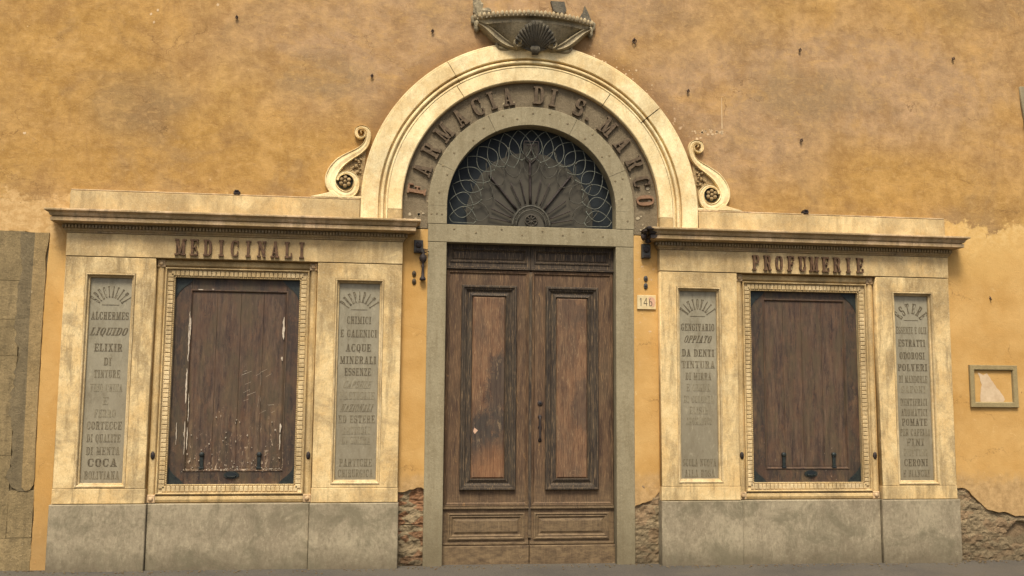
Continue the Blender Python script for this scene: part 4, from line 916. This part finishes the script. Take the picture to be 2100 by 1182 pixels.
# shell: low ribbed scallop with its hinge at the foot
mb = MB(); n = 17
for k in range(n):
    a = math.radians(22 + 136 * k / (n - 1)); r1 = .262 - .055 * abs(math.cos(a)) + .008 * (k % 2)
    pts = [((.012 + r1 * t / 7) * math.cos(a) * .98, -.085 - .075 * math.sin(PI * (t / 7) ** .8 * .8), 4.992 + (.012 + r1 * t / 7) * math.sin(a)) for t in range(8)]
    pts = [(x, -(.03 + .15 * max(0, 1 - min(1, max(0, (5.258 - z) / .215))) ** .6 * max(.2, math.cos(x * 3)) + .045) - .02, z) for x, y, z in pts]
    mb.tube(pts, .006, 7, False, .019)
for k in range(-3, 4): mb.tube([(k * .011, -.125, 5.05), (k * .014, -.14, 5.015), (k * .009, -.11, 4.965)], .009, 6, False, .005)
mb.build('shell', CARVED, br)
for s in (-1, 1):
    P = [(s * (.164 + q * math.cos(t)), 5.072 + q * math.sin(t)) for t, q in [(-1.4 + i * .55, .052 - .0036 * i) for i in range(13)]]
    mb = MB(); ribbon(mb, *smooth(P, [.020 - .0009 * i for i in range(13)], 3), 1, [(-1, -.09), (-1, -.150), (0, -.170), (1, -.150), (1, -.09)]); mb.lathe(s * .164, 0, 5.072, [(.045, -.09), (.042, -.135), (.02, -.14)], 14, 'y'); mb.build('front_volute', CARVE, br)
rr = random.Random(3)
def rock(mb, cx, cy, cz, rx, ry, rz, seed):
    r_ = random.Random(seed); n, m = 9, 7; vs = []
    for j in range(m):
        ph = PI * j / (m - 1)
        for i in range(n):
            k = r_.uniform(.75, 1.15); th = 2 * PI * i / n; vs.append((cx + rx * k * math.sin(ph) * math.cos(th), cy + ry * k * math.sin(ph) * math.sin(th), cz + rz * k * math.cos(ph)))
    mb.add(vs, [(j * n + i, j * n + (i + 1) % n, (j + 1) * n + (i + 1) % n, (j + 1) * n + i) for j in range(m - 1) for i in range(n)])
mb = MB(); rock(mb, -.56, -.05, 5.43, .055, .03, .09, 1); rock(mb, -.585, -.04, 5.52, .03, .02, .1, 2); rock(mb, -.48, -.05, 5.40, .06, .03, .04, 3); rock(mb, -.52, -.05, 5.37, .05, .04, .03, 8)
mb.build('broken_carving', CARVE, br)
mb = MB(); mb.prism([(.17, 5.56), (.31, 5.56), (.33, 5.47), (.30, 5.43), (.24, 5.445), (.20, 5.46)], -.03, -.002); mb.build('broken_carving', CARVED, br); mb = MB(); mb.prism([(.44, 5.365), (.50, 5.47), (.515, 5.53), (.55, 5.46), (.59, 5.36)], -.035, -.002)
mb.build('broken_carving', CARVED, br)

mb = MB(); rd = random.Random(21)
for k in range(420):
    x = rd.uniform(-5.5, 5.8); y = -.12 - abs(rd.gauss(0, .09)) if abs(x) > 1.2 and abs(x) < 4.3 else -.02 - abs(rd.gauss(0, .09))
    q = rd.uniform(.003, .011) * (1.6 if x > 4.3 else 1); rock(mb, x, y, gz(x) + q * .4, q, q, q * .6, k)
tag(mb.build('grit', RUB2), kind='stuff'); bpy.data.objects['grit']['label'] = 'loose grit and crumbs of plaster lying along the foot of the wall'
# ------------------------------------------------------------------ small fittings
# wall hooks
HK = [(-2.868, 5.22, 'small rusty iron hook high on the wall, leftmost of all'), (-1.001, 5.195, 'small iron hook just left of the carved bracket'), (-1.577, 4.711, 'small iron hook left of the arch shoulder'),
      (1.027, 5.218, 'iron hook just right of the carved bracket'), (2.778, 5.215, 'small iron hook high on the wall, second from the right edge'), (4.473, 5.215, 'small iron hook high near the right edge of the wall'),
      (1.58, 4.72, 'small iron hook beside the right shoulder of the arch'), (2.768, 4.262, 'small iron hook midway up the wall right of the right scroll'), (4.774, 2.678, 'small iron peg on smooth yellow wall above the framed notice')]
for i, (x, z, lb) in enumerate(HK):
    mb = MB(); k = .9 if i == 3 else .5
    mb.lathe(x, 0, z, [(.016 * k, .002), (.016 * k, -.008), (.008, -.012)], 9, 'y')
    if i != 8:
        mb.tube([(x, -.004, z), (x, -.026, z - .002), (x + .002, -.032, z + .014 * k)], .005, 6)
        mb.tube([(x + .022 * k * math.cos(t * PI / 6), -.02 - .004 * math.sin(t), z - .024 * k + .022 * k * math.sin(t * PI / 6)) for t in range(12)], .0055, 5, True)
    else: mb.tube([(x, -.002, z + .02), (x + .004, -.02, z - .02)], .006, 5)
    tag(mb.build('wall_hook', HOOK), lb, 'hook', 'iron hooks fixed in the plaster')
for x, lb in ((-2.8, 'iron bracket stub resting on the coping of the left shopfront'), (2.78, 'iron bracket stub resting on the coping of the right shopfront')):
    mb = MB(); mb.box(x - .028, x + .028, -.06, .0, 3.4885, 3.515, .004); mb.box(x - .018, x + .018, -.07, .0, 3.5155, 3.526, .002)
    tag(mb.build('bracket_stub', IRON), lb, 'bracket', 'iron stubs on the copings')
# junction boxes
for x, z, w_, h_, lb in ((-1.10, 3.045, .085, .12, 'grey plastic box tucked under the left cornice by the doorway'), (1.127, 3.062, .085, .14, 'grey plastic box on yellow strip above the number plaque')):
    bx = thing('junction_box', lb, 'junction box', (x, 0, z), 'grey boxes beside the doorway')
    mb = MB(); mb.box(x - w_ / 2, x + w_ / 2, -.05, 0, z - h_ / 2, z + h_ / 2, .006); mb.build('housing', BOX, bx)
    mb = MB(); mb.lathe(x, 0, z + .012, [(.03, -.049), (.029, -.062), (.02, -.068)], 14, 'y'); mb.box(x - .028, x + .028, -.056, -.049, z - h_ / 2 + .008, z - h_ / 2 + .03, .002); mb.build('cover', IRON, bx)
# sheathing on the end of the right cornice
cap = thing('cornice_patch', 'dark lead wrap hiding the broken inner end of the right cornice', 'flashing', (1.09, -.1, 3.2))
mb = MB(); pr_ = [(.118, 3.163), (.1235, 3.169), (.1235, 3.199), (.108, 3.204), (.126, 3.211), (.132, 3.222), (.141, 3.238), (.153, 3.246), (.167, 3.251), (.1685, 3.268), (.160, 3.2765)]
rows = [[(1.254 - o, -.001, z), (1.254 - o, -.078 - o, z), (1.254 - o + .03 + .02 * (i % 3), -.0785 - o, z)] for i, (o, z) in enumerate(pr_)]
mb.add([q for r_ in rows for q in r_], [(i * 3 + k, i * 3 + k + 1, i * 3 + k + 4, i * 3 + k + 3) for i in range(len(rows) - 1) for k in range(2)]); mb.build('lead_wrap', IRON, cap)
mb = MB(); rock(mb, 1.085, -.17, 3.235, .022, .05, .022, 11); rock(mb, 1.085, -.12, 3.19, .035, .04, .035, 12); rock(mb, 1.13, -.09, 3.155, .03, .04, .03, 13); mb.build('rubble_lump', IRON, cap)
# bell pull on the left strip
bp = thing('bell_pull', 'rusty ornate iron bell pull hanging on the yellow strip left of the door', 'bell pull', (-1.055, 0, 2.75))
mb = MB(); mb.lathe(-1.055, -.03, 2.72, [(.004, .0), (.030, .004), (.028, .022), (.016, .04), (.014, .075), (.011, .12), (.016, .14), (.010, .155), (.012, .17), (.03, .19), (.036, .215), (.030, .24), (.014, .255), (.02, .27), (.010, .285), (.010, .30)], 14); mb.build('drop', IRON, bp)
mb = MB()
for z, l in ((3.015, .045), (3.0, .055), (2.985, .04)): mb.tube([(-1.055 - l, -.03, z), (-1.055, -.035, z + .008), (-1.055 + l, -.03, z)], .005, 6)
mb.tube([(-1.055, .0, 3.01), (-1.055, -.035, 3.01)], .010, 6); mb.tube([(-1.055, .0, 2.80), (-1.055, -.035, 2.80)], .008, 6); mb.build('mounting_bars', IRON, bp)
# push buttons
for x, z, lb in ((-1.136, 2.786, 'upper of two dark oval bell buttons left of the door'), (-1.135, 2.711, 'lower of two dark oval bell buttons left of the door'), (1.13, 2.793, 'upper of two small dark bell buttons above the number plaque'), (1.129, 2.720, 'lower of two small dark bell buttons above the number plaque')):
    mb = MB(); mb.lathe(x, 0, z, [(.021, .0), (.020, -.010), (.014, -.014)], 14, 'y', 1., 1.45); mb.cur = 1; mb.lathe(x, 0, z, [(.009, -.013), (.008, -.018), (.003, -.020)], 10, 'y')
    tag(mb.build('bell_button', [BOX if x > 0 else mat_plain('tarnished_brass', (72, 58, 34), (98, 80, 48), 30, .5) if 'tarnished_brass' not in bpy.data.materials else bpy.data.materials['tarnished_brass'], IRON]), lb, 'bell button', 'bell buttons beside the door')
# number plaque
pq = thing('number_plaque', 'small pale marble house number plaque reading 146 on the yellow strip', 'plaque', (1.134, 0, 2.56))
mb = MB(); mb.box(1.040, 1.228, -.016, 0, 2.490, 2.630, .003); mb.build('tablet', PLQ, pq)
mb = MB(); put_line(mb, '146', 1.128, 2.522, .080, .13, -.016, .0015, 0, .16); mb.build('digits', INK, pq)
mb = MB(); mb.prism([(1.15, 2.60), (1.175, 2.618), (1.21, 2.60), (1.222, 2.56), (1.21, 2.515), (1.18, 2.52), (1.165, 2.555)], -.0165, -.0155); mb.build('paint_smear', PINK, pq)
# framed notice
nf = thing('notice_frame', 'empty olive stone notice frame with torn paper on the yellow wall', 'frame', (4.76, 0, 1.56))
mb = MB(); mb.frame(4.500, 5.024, 1.562, 1.990, [(0, 0), (0, -.022), (.004, -.027), (.044, -.027), (.050, -.022), (.054, -.006), (.056, .0)]); mb.build('frame_border', OLIVE, nf)
pp = ragpath([(4.60, 1.912), (4.66, 1.888), (4.70, 1.908), (4.735, 1.86), (4.79, 1.78), (4.86, 1.69), (4.885, 1.64), (4.868, 1.616)], .02, .004) + ragpath([(4.62, 1.614), (4.617, 1.68), (4.64, 1.79), (4.60, 1.912)], .02, .004)
mb = MB(); mb.prism(pp[:-1], -.003, -.0005); mb.build('torn_paper', PAPER, nf)
# pale stone piece at the right edge
ss = thing('stone_surround', 'pale grey stone trim of a neighbouring window at the right edge of the picture', 'window frame', (5.4, 0, 4.0))
plate('trim', [[(5.215, 4.94), (5.222, 4.75), (5.245, 4.60), (5.255, 4.3), (5.262, 4.0), (5.268, 3.75), (5.8, 3.75), (5.8, 4.94)]], -.03, 0, SERENA, ss, .004)
# flaked marks on the plaster (white streak and loose plaster right of the arch)
mb = MB(); mb.prism([(1.934, 4.66), (1.938, 4.66), (1.940, 4.34), (1.930, 4.34)], -.0012, .001)
for k in range(40):
    x = 1.62 + R.random() * .34; z = 4.30 + (R.random() - .5) * .05 - (.18 * R.random() if x < 1.72 else 0); r_ = R.uniform(.006, .022)
    mb.prism([(x + r_ * R.uniform(.4, 1) * math.cos(t * PI / 3.5), z + r_ * R.uniform(.3, .8) * math.sin(t * PI / 3.5)) for t in range(7)], -.0015, .001)
for k in range(24):
    a = math.radians(R.uniform(44, 70)); q = 1.67 + R.random() ** 2 * .12; x, z = q * math.cos(a), ZC + q * math.sin(a); r_ = R.uniform(.004, .014)
    mb.prism([(x + r_ * R.uniform(.4, 1) * math.cos(t * PI / 3.5), z + r_ * R.uniform(.4, 1) * math.sin(t * PI / 3.5)) for t in range(7)], -.0015, .001)
for x, z in [(-3.66, 5.2), (-3.6, 5.24), (-3.63, 5.12), (-3.05, 5.33), (-4.72, 4.0)]:
    mb.prism([(x + .018 * R.uniform(.4, 1) * math.cos(t * PI / 3.5), z + .02 * R.uniform(.4, 1) * math.sin(t * PI / 3.5)) for t in range(7)], -.0015, .001)
mb.build('flaked_patches', mat_plain('bare_lime', (212, 178, 132), (232, 204, 160), 20), bld)
